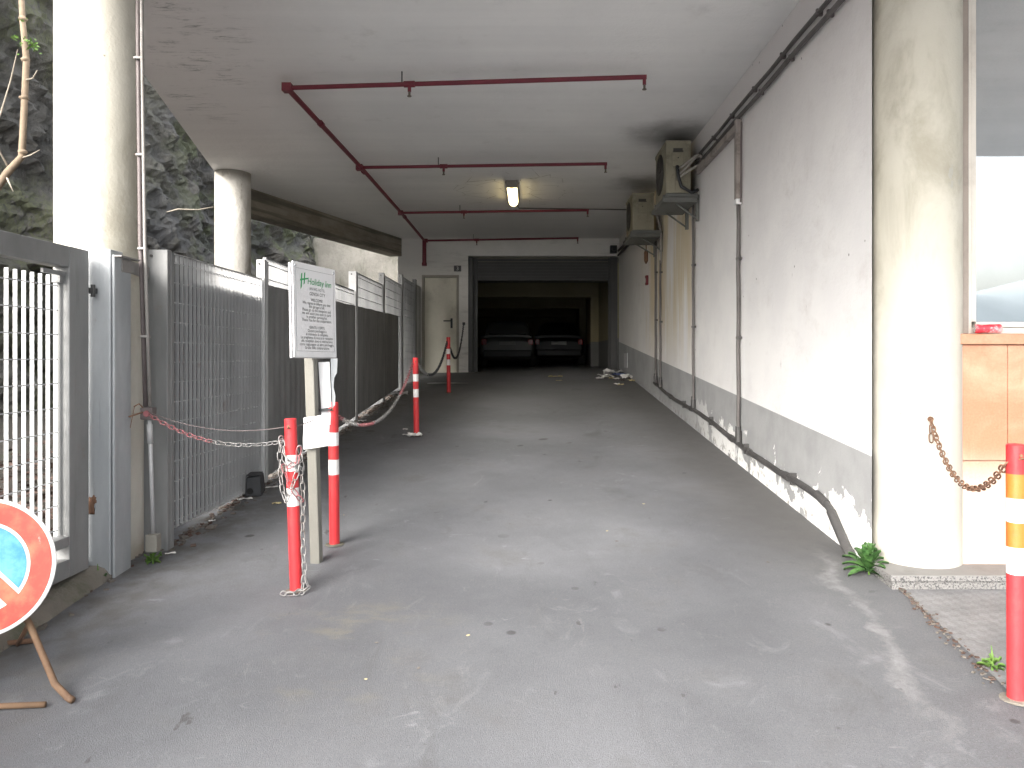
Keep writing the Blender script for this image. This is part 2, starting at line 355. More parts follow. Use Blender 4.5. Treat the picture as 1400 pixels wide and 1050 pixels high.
# ------------------------------------------------------------------ mesh helpers
class MB:
    def __init__(s): s.v, s.f, s.m, s.i = [], [], [], 0
    def mat(s, i): s.i = i; return s
    def add(s, vs, fs):
        o = len(s.v); s.v.extend(Vector(q) for q in vs)
        for f in fs: s.f.append([o + k for k in f]); s.m.append(s.i)
        return s
    def box(s, a, b, M=None):
        x0, y0, z0 = a; x1, y1, z1 = b
        vs = [Vector(q) for q in ((x0, y0, z0), (x1, y0, z0), (x1, y1, z0), (x0, y1, z0), (x0, y0, z1), (x1, y0, z1), (x1, y1, z1), (x0, y1, z1))]
        if M: vs = [M @ q for q in vs]
        return s.add(vs, [(0, 3, 2, 1), (4, 5, 6, 7), (0, 1, 5, 4), (1, 2, 6, 5), (2, 3, 7, 6), (3, 0, 4, 7)])
    def cb(s, c, sz, M=None):
        c = Vector(c); h = Vector(sz) / 2
        if M is None: return s.box(c - h, c + h)
        return s.box(-h, h, Matrix.Translation(c) @ M)
    def tube(s, pts, r, n=10, cap=True, closed=False):
        pts = [Vector(p) for p in pts]; N = len(pts)
        rs = r if isinstance(r, (list, tuple)) else [r] * N
        up = None; o = len(s.v)
        for i, p in enumerate(pts):
            if closed: t = pts[(i + 1) % N] - pts[i - 1]
            else: t = pts[min(i + 1, N - 1)] - pts[max(i - 1, 0)]
            t.normalize()
            if up is None: up = Vector((0, 0, 1)) if abs(t.z) < .9 else Vector((1, 0, 0))
            a = (up - t * up.dot(t)).normalized(); b = t.cross(a); up = a
            for k in range(n):
                q = 2 * math.pi * k / n
                s.v.append(p + (a * math.cos(q) + b * math.sin(q)) * rs[i])
        L = N if closed else N - 1
        for i in range(L):
            for k in range(n):
                j = (i + 1) % N
                s.f.append([o + i * n + k, o + i * n + (k + 1) % n, o + j * n + (k + 1) % n, o + j * n + k]); s.m.append(s.i)
        if cap and not closed:
            s.f.append([o + k for k in reversed(range(n))]); s.m.append(s.i)
            s.f.append([o + (N - 1) * n + k for k in range(n)]); s.m.append(s.i)
        return s
    def lathe(s, prof, n=24, c=(0, 0, 0), M=None, a0=0, a1=2 * math.pi):
        c = Vector(c); o = len(s.v); full = abs(a1 - a0 - 2 * math.pi) < 1e-6
        cnt = n if full else n + 1
        for (r, z) in prof:
            for k in range(cnt):
                q = a0 + (a1 - a0) * k / n
                p = Vector((r * math.cos(q), r * math.sin(q), z))
                s.v.append((M @ p if M else p) + c)
        for i in range(len(prof) - 1):
            for k in range(n):
                k2 = (k + 1) % cnt
                s.f.append([o + i * cnt + k, o + i * cnt + k2, o + (i + 1) * cnt + k2, o + (i + 1) * cnt + k]); s.m.append(s.i)
        return s
    def cyl(s, a, b, r, n=14): return s.tube([a, b], r, n)
    def prism(s, poly, z0, z1):
        n = len(poly); vs = [(x, y, z0) for x, y in poly] + [(x, y, z1) for x, y in poly]
        fs = [tuple(reversed(range(n))), tuple(range(n, 2 * n))] + [(i, (i + 1) % n, n + (i + 1) % n, n + i) for i in range(n)]
        return s.add(vs, fs)
    def grid(s, fn, nu, nv):
        vs = [fn(i / nu, j / nv) for j in range(nv + 1) for i in range(nu + 1)]
        fs = [(j * (nu + 1) + i, j * (nu + 1) + i + 1, (j + 1) * (nu + 1) + i + 1, (j + 1) * (nu + 1) + i) for j in range(nv) for i in range(nu)]
        return s.add(vs, fs)
    def blob(s, c, r, sq=(1, 1, 1), amp=.35, seed=0, n=10, m=7):
        c = Vector(c)
        def fn(u, v):
            a, b = u * 2 * math.pi, (v - .5) * math.pi
            d = Vector((math.cos(a) * math.cos(b), math.sin(a) * math.cos(b), math.sin(b)))
            k = 1 + amp * mnoise.noise(d * 1.9 + Vector((seed * 3.1, seed, 0)))
            return c + Vector((d.x * sq[0], d.y * sq[1], d.z * sq[2])) * r * k
        return s.grid(fn, n, m)

def link(name, mb, mats, parent=None, smooth=False, bevel=0, label=None, autos=None):
    me = bpy.data.meshes.new(name)
    off = parent_off(parent)
    me.from_pydata([tuple(v - off) for v in mb.v], [], mb.f)
    for m in (mats if isinstance(mats, (list, tuple)) else [mats]): me.materials.append(MT[m])
    me.polygons.foreach_set('material_index', mb.m)
    if smooth: me.polygons.foreach_set('use_smooth', [True] * len(me.polygons))
    me.update()
    if smooth and autos:
        me.set_sharp_from_angle(angle=R(autos))
    o = bpy.data.objects.new(name, me); COL.objects.link(o)
    if bevel:
        b = o.modifiers.new('bevel', 'BEVEL'); b.width = bevel; b.segments = 2; b.limit_method = 'ANGLE'
    if parent: o.parent = parent
    if label: o['label'] = label
    return o

def pieces(mb, gap=.004):
    """separate an MB into its disjoint pieces"""
    par = list(range(len(mb.v)))
    def find(a):
        while par[a] != a: par[a] = par[par[a]]; a = par[a]
        return a
    for f in mb.f:
        r0 = find(f[0])
        for k in f[1:]: par[find(k)] = r0
    comp = {}
    for i in range(len(mb.v)): comp.setdefault(find(i), []).append(i)
    keys = list(comp); bb = {}
    for k in keys:
        vs = [mb.v[i] for i in comp[k]]
        bb[k] = [(min(v[a] for v in vs) - gap, max(v[a] for v in vs) + gap) for a in range(3)]
    for i, a in enumerate(keys):
        for b in keys[i + 1:]:
            if all(bb[a][x][0] <= bb[b][x][1] and bb[b][x][0] <= bb[a][x][1] for x in range(3)): par[find(a)] = find(b)
    out = {}
    for f, m in zip(mb.f, mb.m):
        o = out.setdefault(find(f[0]), (MB(), {})); q, mp = o; idx = []
        for k in f:
            if k not in mp: mp[k] = len(q.v); q.v.append(mb.v[k])
            idx.append(mp[k])
        q.f.append(idx); q.m.append(m)
    return [o[0] for o in out.values()]
def link_each(name, mb, mats, parent, **k):
    for q in pieces(mb): link(name, q, mats, parent, **k)
def sub_each(name, mb, mats, parent, **k):
    for q in pieces(mb): sub(name, q, mats, parent, **k)

OFF = {}
def parent_off(p):
    if p is None: return Vector((0, 0, 0))
    return OFF.get(p.name, Vector((0, 0, 0)))

def thing(name, label, cat, loc=(0, 0, 0), group=None, world=True):
    o = bpy.data.objects.new(name, None); COL.objects.link(o); o.empty_display_size = .2
    o.location = loc; o['label'] = label; o['category'] = cat
    if group: o['group'] = group
    OFF[o.name] = Vector(loc) if world else Vector((0, 0, 0))
    return o
# a part of a part keeps the coordinates of its thing
def sub(name, mb, mats, parent, **k):
    OFF[parent.name] = OFF.get(parent.parent.name, Vector((0, 0, 0))); return link(name, mb, mats, parent, **k)
def tag(o, label, cat, group=None):
    o['label'] = label; o['category'] = cat
    if group: o['group'] = group
    return o
def struct(name, mb, mats, **k):
    o = link(name, mb, mats, None, **k); o['kind'] = 'structure'; return o
def copy_thing(o):
    c = o.copy(); COL.objects.link(c)
    for ch in list(o.children):
        d = ch.copy(); COL.objects.link(d); d.parent = c
        for g in list(ch.children):
            e = g.copy(); COL.objects.link(e); e.parent = d
    return c

def text_mesh(body, size, align='CENTER', shear=0, spacing=1.0, line=1.0):
    cu = bpy.data.curves.new('lettering', 'FONT'); cu.body = body; cu.size = size; cu.align_x = align
    cu.shear = shear; cu.space_character = spacing; cu.space_line = line; cu.resolution_u = 3
    o = bpy.data.objects.new('lettering', cu); COL.objects.link(o)
    dg = bpy.context.evaluated_depsgraph_get(); dg.update()
    me = bpy.data.meshes.new_from_object(o.evaluated_get(dg))
    vs = [v.co.copy() for v in me.vertices]; fs = [tuple(p.vertices) for p in me.polygons]
    bpy.data.objects.remove(o); bpy.data.curves.remove(cu); bpy.data.meshes.remove(me)
    return vs, fs

# ------------------------------------------------------------------ camera, sky, sun
cam = bpy.data.cameras.new('camera'); co = bpy.data.objects.new('camera', cam); COL.objects.link(co)
cam.sensor_width = 36; cam.lens = 36 * F / 1400; cam.shift_x = (700 - VX) / 1400; cam.shift_y = -(525 - VY) / 1400
cam.clip_end = 2000; cam.clip_start = .05
co.location = (0, 0, EYE); co.rotation_euler = (R(90), 0, 0); S.camera = co

SUN_EL, SUN_AZ = 32, 214        # azimuth measured clockwise from +Y (the drive): behind the camera, to the left
w = bpy.data.worlds.new('World'); S.world = w; w.use_nodes = True
t = w.node_tree; bg = t.nodes['Background']
sky = t.nodes.new('ShaderNodeTexSky'); sky.sky_type = 'NISHITA'; sky.sun_disc = False
sky.sun_elevation = R(SUN_EL); sky.sun_rotation = R(SUN_AZ); sky.dust_density = 6; sky.ozone_density = 1; sky.air_density = 1.2
hs = t.nodes.new('ShaderNodeHueSaturation'); hs.inputs['Saturation'].default_value = .30; hs.inputs['Value'].default_value = 4.8
t.links.new(sky.outputs[0], hs.inputs['Color']); t.links.new(hs.outputs[0], bg.inputs['Color'])
bg.inputs['Strength'].default_value = .15
sl = bpy.data.lights.new('sun', 'SUN'); so = bpy.data.objects.new('sun', sl); COL.objects.link(so)
sl.energy = 3.7; sl.angle = R(60); sl.color = (1, .98, .95)
az, el = R(SUN_AZ), R(SUN_EL)
sd = Vector((math.sin(az) * math.cos(el), math.cos(az) * math.cos(el), math.sin(el)))
so.rotation_euler = sd.to_track_quat('Z', 'Y').to_euler(); so.location = sd * 30
S.view_settings.view_transform = 'Standard'; S.view_settings.look = 'None'; S.view_settings.exposure = 0

# ------------------------------------------------------------------ setting
def make_ground():
    mb = MB()
    xs = [-600, -120, -40, -15, -8, -5] + [-3.5 + .25 * i for i in range(25)] + [3, 5, 10, 40, 120, 600]
    ys = [-600, -120, -40, -12, -4, -1.5] + [.25 * i for i in range(69)] + [18, 22, 30, 45, 120, 600]
    vs = []
    for y in ys:
        for x in xs:
            z = ground(x, y)
            if -3 < x < 1.9 and 1 < y < 16: z += .012 * (mnoise.noise(Vector((x * .8, y * .8, 0))))
            vs.append((x, y, z))
    n = len(xs)
    fs = [(j * n + i, j * n + i + 1, (j + 1) * n + i + 1, (j + 1) * n + i) for j in range(len(ys) - 1) for i in range(n - 1)]
    mb.add(vs, fs); struct('ground', mb, 'asphalt', smooth=True)
    # pavement beside the shop front, its edge follows the worn joint
    mb = MB(); ed = [(1.80, -4), (1.86, 0), (1.90, 2.6), (1.955, 3.12), (2.0, 3.6), (2.035, 3.99)]
    def fn(u, v):
        k = v * (len(ed) - 1); i = min(int(k), len(ed) - 2); q = k - i
        x0 = ed[i][0] + (ed[i + 1][0] - ed[i][0]) * q; y = ed[i][1] + (ed[i + 1][1] - ed[i][1]) * q
        x = x0 + (9 - x0) * u * u
        return (x, y, ground(x, y) + .006)
    mb.grid(fn, 12, 40); struct('pavement', mb, 'pavement')
make_ground()

def make_hills():
    mb = MB()
    def fn(u, v):
        x = -160 + 320 * u
        h = 11 + 6 * mnoise.noise(Vector((x * .018, 1.3, 0))) + 3 * mnoise.noise(Vector((x * .07, 4.3, 0))) + .06 * x
        return (x, -70 - 40 * v, -1 + max(h, 3) * math.sin(v * math.pi / 2))
    mb.grid(fn, 60, 10); struct('hills', mb, 'hill', smooth=True)
make_hills()

def make_cliff():
    mb = MB(); path = [(-13, -9), (-9.5, -2), (-8.0, 4), (-7.0, 8), (-6.4, 11), (-5.9, 14), (-5.4, 16.6), (-4.7, 18.2), (-4.4, 19.6)]
    seg = [0]
    for a, b in zip(path, path[1:]): seg.append(seg[-1] + math.hypot(b[0] - a[0], b[1] - a[1]))
    T = seg[-1]
    def pos(s):
        i = max(k for k in range(len(seg) - 1) if seg[k] <= s + 1e-9)
        q = (s - seg[i]) / (seg[i + 1] - seg[i])
        a, b = Vector(path[i]), Vector(path[i + 1]); d = (b - a).normalized()
        return a + (b - a) * q, Vector((d.y, -d.x))
    H = 8.4
    def fn(u, v):
        u2 = u ** .8
        p, nrm = pos(min(u2 * T, T - 1e-4)); z = -.3 + v * H
        q = Vector((p.x, p.y, z))
        e = q * .55 + Vector((mnoise.noise(q * .5), mnoise.noise(q * .5 + Vector((9, 0, 0))), 0)) * .8
        st = Vector((q.x * .9, q.y * .7, q.z * 1.3 + q.y * .5))      # tilted beds
        d = .45 * (1 - abs(mnoise.noise(st * .8)) * 2) * .6
        d += mnoise.ridged_multi_fractal(st * 1.1, .9, 2.1, 6, 1.0, 2.0) * .17
        d += (mnoise.cell_vector(st * 1.5 + mnoise.noise_vector(q * 1.6) * 1.1).x - .5) * .20
        d += (mnoise.cell_vector(st * 4.0 + mnoise.noise_vector(q * 3.1) * 1.3).y - .5) * .09
        d += mnoise.turbulence(q * 3.0, 4, True) * .07
        off = d - .62 - .15 * v * H + .25 * (1 - v) ** 3
        return (p.x + nrm.x * off, p.y + nrm.y * off, z)
    mb.grid(fn, 380, 120)
    struct('rock_cliff', mb, 'rock')
make_cliff()

# leaf litter and dirt behind the gate and along the fence foot
def make_litter():
    mb = MB()
    mb.grid(lambda u, v: (-7.5 + 4.95 * u, -1 + 17 * v, max(ground(-3, -1 + 17 * v), 0) + .10 + .05 * mnoise.noise(Vector((u * 9, v * 20, 0)))), 24, 60)
    struct('terrain', mb, 'dirt', smooth=True)
    mb = MB(); rr = random.Random(3)
    for i in range(2600):
        x = -2.62 - abs(rr.gauss(0, 1.3)); y = rr.uniform(1.5, 9)
        if x < -6.5: continue
        z = max(ground(-3, y), 0) + .14 + rr.uniform(-.02, .05)
        M = Matrix.Translation((x, y, z)) @ Matrix.Rotation(rr.uniform(0, 6.3), 4, 'Z') @ Matrix.Rotation(rr.uniform(-.9, .9), 4, 'X')
        l = rr.uniform(.03, .07); w_ = l * rr.uniform(.35, .6)
        mb.add([M @ Vector(q) for q in ((-l, 0, 0), (0, -w_, .01), (l, 0, 0), (0, w_, .01))], [(0, 1, 2, 3)])
    o = link('leaf_litter', mb, 'litter_leaf'); o['kind'] = 'stuff'
    tag(o, 'brown dead leaves lying behind the grating gate', 'leaf litter')
    mb = MB()
    for i in range(1500):
        y = rr.uniform(2.2, 12.5)
        fx = -2.36 if y > 4.7 else -2.50
        x = fx + abs(rr.gauss(0, .07)) - .03
        if y < 4.7 and rr.random() < .4: continue
        z = ground(x, y); l = rr.uniform(.004, .017) * (1 if rr.random() < .93 else 1.6)
        M = Matrix.Translation((x, y, z + l * .3)) @ Matrix.Rotation(rr.uniform(0, 6.3), 4, 'Z') @ Matrix.Rotation(rr.uniform(-.6, .6), 4, 'X')
        mb.mat(0 if rr.random() < .65 else 1)
        mb.box((-l, -l * .7, -l * .4), (l, l * .7, l * .4), M)
    o = link('gravel', mb, ['gravel', 'litter_leaf']); o['kind'] = 'stuff'
    tag(o, 'grit and dead leaf crumbs along the foot of the fence', 'gravel')
    mb = MB()
    for i in range(170):
        q = rr.random(); x = 2.03 - .11 * q + rr.gauss(0, .008 + .02 * q); y = 4.0 - 1.0 * q
        l = rr.uniform(.003, .009); z = ground(x, y) + .008
        M = Matrix.Translation((x, y, z)) @ Matrix.Rotation(rr.uniform(0, 6.3), 4, 'Z')
        mb.mat(0 if rr.random() < .5 else 1); mb.box((-l, -l * .6, -l * .4), (l, l * .6, l * .4), M)
    o = link('debris', mb, ['gravel', 'litter_leaf']); o['kind'] = 'stuff'
    tag(o, 'line of rusty crumbs in the joint between asphalt and pavement', 'gravel')
make_litter()

# ------------------------------------------------------------------ building
CE = 4.24
def make_building():
    mb = MB()
    poly = [(-1.65, -1.1), (9, -1.1), (9, 4.6), (2.6, 4.6), (2.6, 16.6), (-3.1, 16.6), (-4.75, 11.2), (-4.6, 10.8), (-3.1, 4.76)]
    mb.prism(poly, CE, CE + .6)
    ov = link('overhang_ceiling', mb, 'ceiling'); tag(ov, 'grey plastered ceiling slab over the drive with flaking left edge', 'ceiling')
    # beam
    a, b = Vector((-4.46, 11.3)), Vector((-2.88, 16.4)); d = (b - a).normalized(); nn = Vector((-d.y, d.x)) * .3
    mb = MB(); mb.prism([tuple(a), tuple(b), tuple(b + nn), tuple(a + nn)], CE - .40, CE + .003)
    bm_ = link('concrete_beam', mb, 'beam', bevel=.012); tag(bm_, 'bare brown concrete beam under the left edge of the ceiling', 'beam')
    # side wall
    mb = MB(); mb.prism([(2.0, 4.284), (2.0735, 4.44), (2.45, 4.44), (2.45, 16.5), (2.0, 16.5)], -.3, CE + .05)
    wl = link('plaster_wall', mb, 'wall', bevel=.006); tag(wl, 'long white plastered side wall with grey painted dado and peeling foot', 'wall')
    # far left concrete wall
    mb = MB(); mb.box((-6, 18.6, 1), (-2.5, 18.9, 4.6)); mb.box((-4.25, 18.45, 3.42), (-2.6, 18.595, 3.52)); mb.box((-3.9, 18.5, 1), (-3.75, 18.597, 3.42))
    o = link('retaining_wall', mb, 'concrete', bevel=.01); tag(o, 'pale weathered concrete wall beyond the far end of the fence', 'wall')
    # garage
    g = thing('garage_building', 'dark garage at the end of the drive with sooty white front wall', 'garage', (0, 16.4, 1.3))
    Y = 16.4
    mb = MB()
    gx0, gx1, gz = -1.394, 1.97, 3.85
    dx0, dx1, dz = -2.43, -1.60, 3.42
    mb.box((-2.97, Y, 1), (dx0, Y + .25, CE + .04))
    mb.box((dx0, Y, dz), (dx1, Y + .25, CE + .04))
    mb.box((dx1, Y, 1), (gx0, Y + .25, CE + .04))
    mb.box((gx0, Y, gz), (2.05, Y + .25, CE + .04))
    link('front_wall', mb, 'backwall', g)
    mb = MB(); mb.box((-3.1, 33, 1), (2.3, 33.2, 3.9)); mb.box((1.95, 16.66, 1), (2.2, 36.98, 3.9)); mb.box((-2.95, 16.66, 1), (-2.75, 36.98, 3.9))
    link_each('interior_wall', mb, 'garage', g)
    mb = MB(); mb.box((-2.96, 16.655, 3.72), (2.3, 37.2, 4.1)); link('interior_ceiling', mb, 'garage_ceil', g)
    for yy in (20.8, 25.7, 31.4):
        mb = MB(); mb.box((1.72, yy, 1.2), (1.948, yy + .5, 3.28)); mb.box((-2.74, yy, 3.28), (1.948, yy + .5, 3.718))
        link('portal_frame', mb, 'garage', g, bevel=.01)
    mb = MB(); mb.box((gx0, 16.655, 3.32), (1.94, 17.1, 3.715))
    for k in range(7): mb.box((gx0 + .02, 16.63, 3.34 + k * .07), (1.92, 16.654, 3.39 + k * .07))
    link('roller_shutter', mb, 'dark_metal', g)
    for (x0, x1) in ((gx0 - .02, gx0 + .10), (1.80, 1.965)):
        mb = MB(); mb.box((x0, 16.46, 1.2), (x1, 16.6, 3.83)); 
        xm = x0 + .16 if x0 < 0 else x0 - .07
        mb.box((min(xm, x0) + .04, 16.605, 1.2), (max(xm, x0) + .06, 16.66, 3.83))
        link('guide_rail', mb, 'dark_metal', g, bevel=.005)
    mb = MB(); mb.box((dx0 + .055, Y + .03, 1.15), (dx1 - .055, Y + .075, dz - .055))
    dr = link('door', mb, 'door', g, bevel=.004)
    mb = MB(); hx = dx1 - .17; hz = 2.39
    mb.box((hx - .02, Y + .012, hz - .16), (hx + .025, Y + .029, hz + .06)); mb.tube([(hx, Y + .012, hz), (hx, Y - .04, hz), (hx - .02, Y - .05, hz), (hx - .17, Y - .05, hz)], .013, 8)
    sub('handle', mb, 'black_plastic', dr, smooth=True, autos=40)
    mb = MB(); mb.box((dx0, Y - .012, 1.15), (dx0 + .05, Y + .08, dz)); mb.box((dx1 - .05, Y - .012, 1.15), (dx1, Y + .08, dz)); mb.box((dx0 + .052, Y - .012, dz - .05), (dx1 - .052, Y + .08, dz))
    link('door_frame', mb, 'door_frame', g, bevel=.004)
    mb = MB(); mb.box((-1.71, Y - .018, 3.50), (-1.55, Y - .003, 3.63))
    np = link('number_plate', mb, 'plate_dark', g, bevel=.003)
    vs, fs = text_mesh('3', .12); mb = MB(); mb.add([(-1.63 + v.x, Y - .021, 3.525 + v.y) for v in vs], fs); sub('numeral', mb, 'bollard_white', np)
    mb = MB(); mb.box((-1.52, Y - .02, 2.30), (-1.46, Y - .002, 2.36)); link('wall_hook', mb, 'dark_metal', g)
make_building()

# columns
def column(cx, cy, r, mat, label, top=CE + .02, z0=None):
    mb = MB(); b = ground(cx, cy) - .15 if z0 is None else z0
    prof = [(r * (1.0 + .004 * mnoise.noise(Vector((k * .7, cx, 0)))), b + (top - b) * k / 14) for k in range(15)]
    mb.lathe(prof, 48, (cx, cy, 0))
    o = link('round_column', mb, mat, smooth=True); tag(o, label, 'column', 'round concrete columns carrying the ceiling')
    return o
column(-2.707, 4.60, .246, 'column', 'thick cream column with conduits beside the grating gate, brightly lit on its left')
column(-4.29, 10.55, .245, 'column_b', 'far column with cracked flaking paint standing behind the fence')
column(2.297, 4.352, .240, 'column', 'cream column on the granite step between side wall and window', z0=.395)

# shop front on the right
def make_facade():
    Y = 4.2
    f = thing('shop_front', 'shop front with peach marble panels under a large reflecting window', 'facade', (2.5, Y, .4))
    mb = MB(); mb.box((1.985, 4.01, -.2), (9, 4.32, .372)); link('granite_riser', mb, 'granite', f, bevel=.003)
    mb = MB(); mb.mat(0); mb.box((1.965, 3.985, .374), (9, 4.325, .40)); mb.mat(1); mb.box((1.967, 3.987, .3995), (9, 4.325, .404))
    link('granite_step', mb, ['granite', 'plinth_top'], f)
    mb = MB(); mb.box((2.3, Y + .03, .2), (9, Y + .3, 1.665)); mb.box((2.3, Y + .25, 1.66), (9, Y + .3, CE + .03)); link('wall_core', mb, 'brown_frame', f)
    xs = [2.38, 2.742, 3.55, 4.36, 5.2]
    for a, b in zip(xs, xs[1:]):
        for z0, z1 in ((.405, .997), (1.001, 1.666)):
            mb = MB(); mb.box((a + .002, Y, z0), (b - .002, Y + .028, z1)); link('marble_panel', mb, 'marble', f, bevel=.002)
    mb = MB(); mb.box((2.36, Y - .03, 1.668), (5.2, Y + .24, 1.728)); link('window_sill', mb, 'marble', f, bevel=.004)
    mb = MB(); mb.box((2.40, Y + .02, 1.73), (2.53, Y + .24, CE + .02)); link('window_surround', mb, 'brown_frame', f, bevel=.003)
    mb = MB()
    mb.box((2.532, Y + .035, 1.73), (2.556, Y + .2, CE)); mb.box((2.560, Y + .05, 1.80), (2.592, Y + .2, CE))
    mb.box((2.532 + .026, Y + .045, 1.73), (5.0, Y + .2, 1.765)); mb.box((2.594, Y + .055, 1.768), (5.0, Y + .2, 1.80)); mb.box((4.6, Y + .05, 1.802), (4.68, Y + .2, CE))
    wf = link('window_frame', mb, 'alu', f, bevel=.003)
    mb = MB(); mb.box((2.593, Y + .085, 1.801), (4.599, Y + .1, CE - .01)); link('window_pane', mb, 'glass', f)
    # crushed can
    c = thing('drinks_can', 'crushed red drinks can lying on the window sill', 'can', (2.61, 4.185, 1.729))
    M = Matrix.Translation((2.545, 4.19, 1.757)) @ Matrix.Rotation(R(90), 4, 'Y') @ Matrix.Rotation(.2, 4, 'X')
    prof = [(.020, 0), (.026, .004), (.028, .012), (.027, .03), (.024, .05), (.027, .075), (.026, .105), (.028, .125), (.026, .133), (.02, .137)]
    mb = MB(); mb.lathe(prof, 20, (0, 0, 0)); mb.v = [M @ Vector((v.x * .95, v.y, v.z)) for v in mb.v]; link('can_body', mb, 'can_red', c, smooth=True)
    mb = MB(); mb.lathe([(.0001, .001), (.0205, .0)], 20); mb.lathe([(.0205, .137), (.0001, .136)], 20); mb.v = [M @ v for v in mb.v]; link_each('can_end', mb, 'can_metal', c)
make_facade()

# ------------------------------------------------------------------ fence, gate
def grating(mb, y0, y1, z0, z1, x, depth=.028, thick=.003, pitch=.062, rod=.132, rim=True, rp=.35):
    n = int((y1 - y0) / pitch)
    for i in range(n + 1):
        y = y0 + (y1 - y0) * i / n
        mb.box((x - depth, y - thick / 2, z0), (x, y + thick / 2, z1))
    k = int((z1 - z0) / rod); zz = z1 - .055
    while zz > z0:
        mb.box((x - depth * rp, y0, zz - .003), (x - depth * rp + .006, y1, zz + .003)); zz -= rod
    if rim:
        mb.box((x - depth - .001, y0, z1), (x + .001, y1, z1 + .004)); mb.box((x - depth - .001, y0, z0 - .004), (x + .001, y1, z0))
def make_fence():
    X = -2.335
    f = thing('grating_fence', 'grey steel grating fence stepping up along the left of the drive', 'fence', (X, 4.7, .36))
    panels = [(4.76, 6.40, 2.275, .47), (6.50, 9.75, 2.475, .60), (9.95, 11.62, 2.73, .86), (11.74, 13.30, 2.895, .98), (13.42, 14.85, 3.06, 1.1)]
    for i, (a, b, zt, zb) in enumerate(panels):
        mb = MB(); grating(mb, a, b, zb, zt, X - .012, depth=.0243 if i == 0 else .03, thick=.003, rp=.9 if i == 0 else .3); link('grating_panel', mb, 'galv' if i == 0 else 'far_panel', f)
    posts = [(4.70, .165, 2.285, 'gate_frame'), (6.42, .07, 2.45, 'galv_pale'), (9.80, .10, 2.74, 'galv_pale'), (11.65, .08, 2.93, 'gate_frame'), (13.33, .08, 3.1, 'gate_frame'), (14.9, .07, 3.17, 'gate_frame')]
    for (y, wd, zt, m) in posts:
        mb = MB(); mb.box((X - wd, y, ground(X, y) - .1), (X + .004, y + .045, zt)); mb.box((X - .005, y + .046, ground(X, y) - .1), (X + .006, y + .085, zt - .01))
        p = link('post', mb, m, f, bevel=.003)
        mb = MB()
        for zz in (zt - .04,): mb.cyl((X - wd * .6, y - .008, zz), (X - wd * .6, y, zz), .009, 8)
        sub('bolt', mb, 'dark_metal', p)
    mb = MB(); mb.grid(lambda u, v: (X - .05 + .004 * math.sin(u * 60), 4.77 + 1.62 * u, .48 + 1.66 * v + .01 * mnoise.noise(Vector((u * 5, 0, 0)))), 60, 6)
    link('backing_sheet', mb, 'dark_metal', f, smooth=True)
    # dark infill sheet before the middle panels; its tone paints in their unlit bars
    mb = MB()
    for (a, b) in ((6.51, 9.78), (9.905, 12.95)):
        def fn(u, v, a=a, b=b):
            y = a + (b - a) * u; z0 = ground(X, y) + .05 + .03 * (y - 6.5) / 6; zt = 2.235 + .012 * (y - 6.5) + .012 * mnoise.noise(Vector((y * 2, 0, 0)))
            return (X + .0005 + .004 * math.sin(y * 41) + .006 * mnoise.noise(Vector((y * 1.5, v * 3, 2))), y, z0 + (zt - z0) * v)
        mb.grid(fn, 110, 10)
    link('infill_sheet', mb, 'sheet', f, smooth=True)
    # pale end panel by the door
    mb = MB(); mb.box((-2.50, 15.6, 1.1), (-2.455, 16.39, 3.15)); mb.box((-2.46, 15.9, 1.1), (-2.44, 15.98, 3.1)); link('end_panel', mb, 'galv_pale', f, bevel=.004)
make_fence()

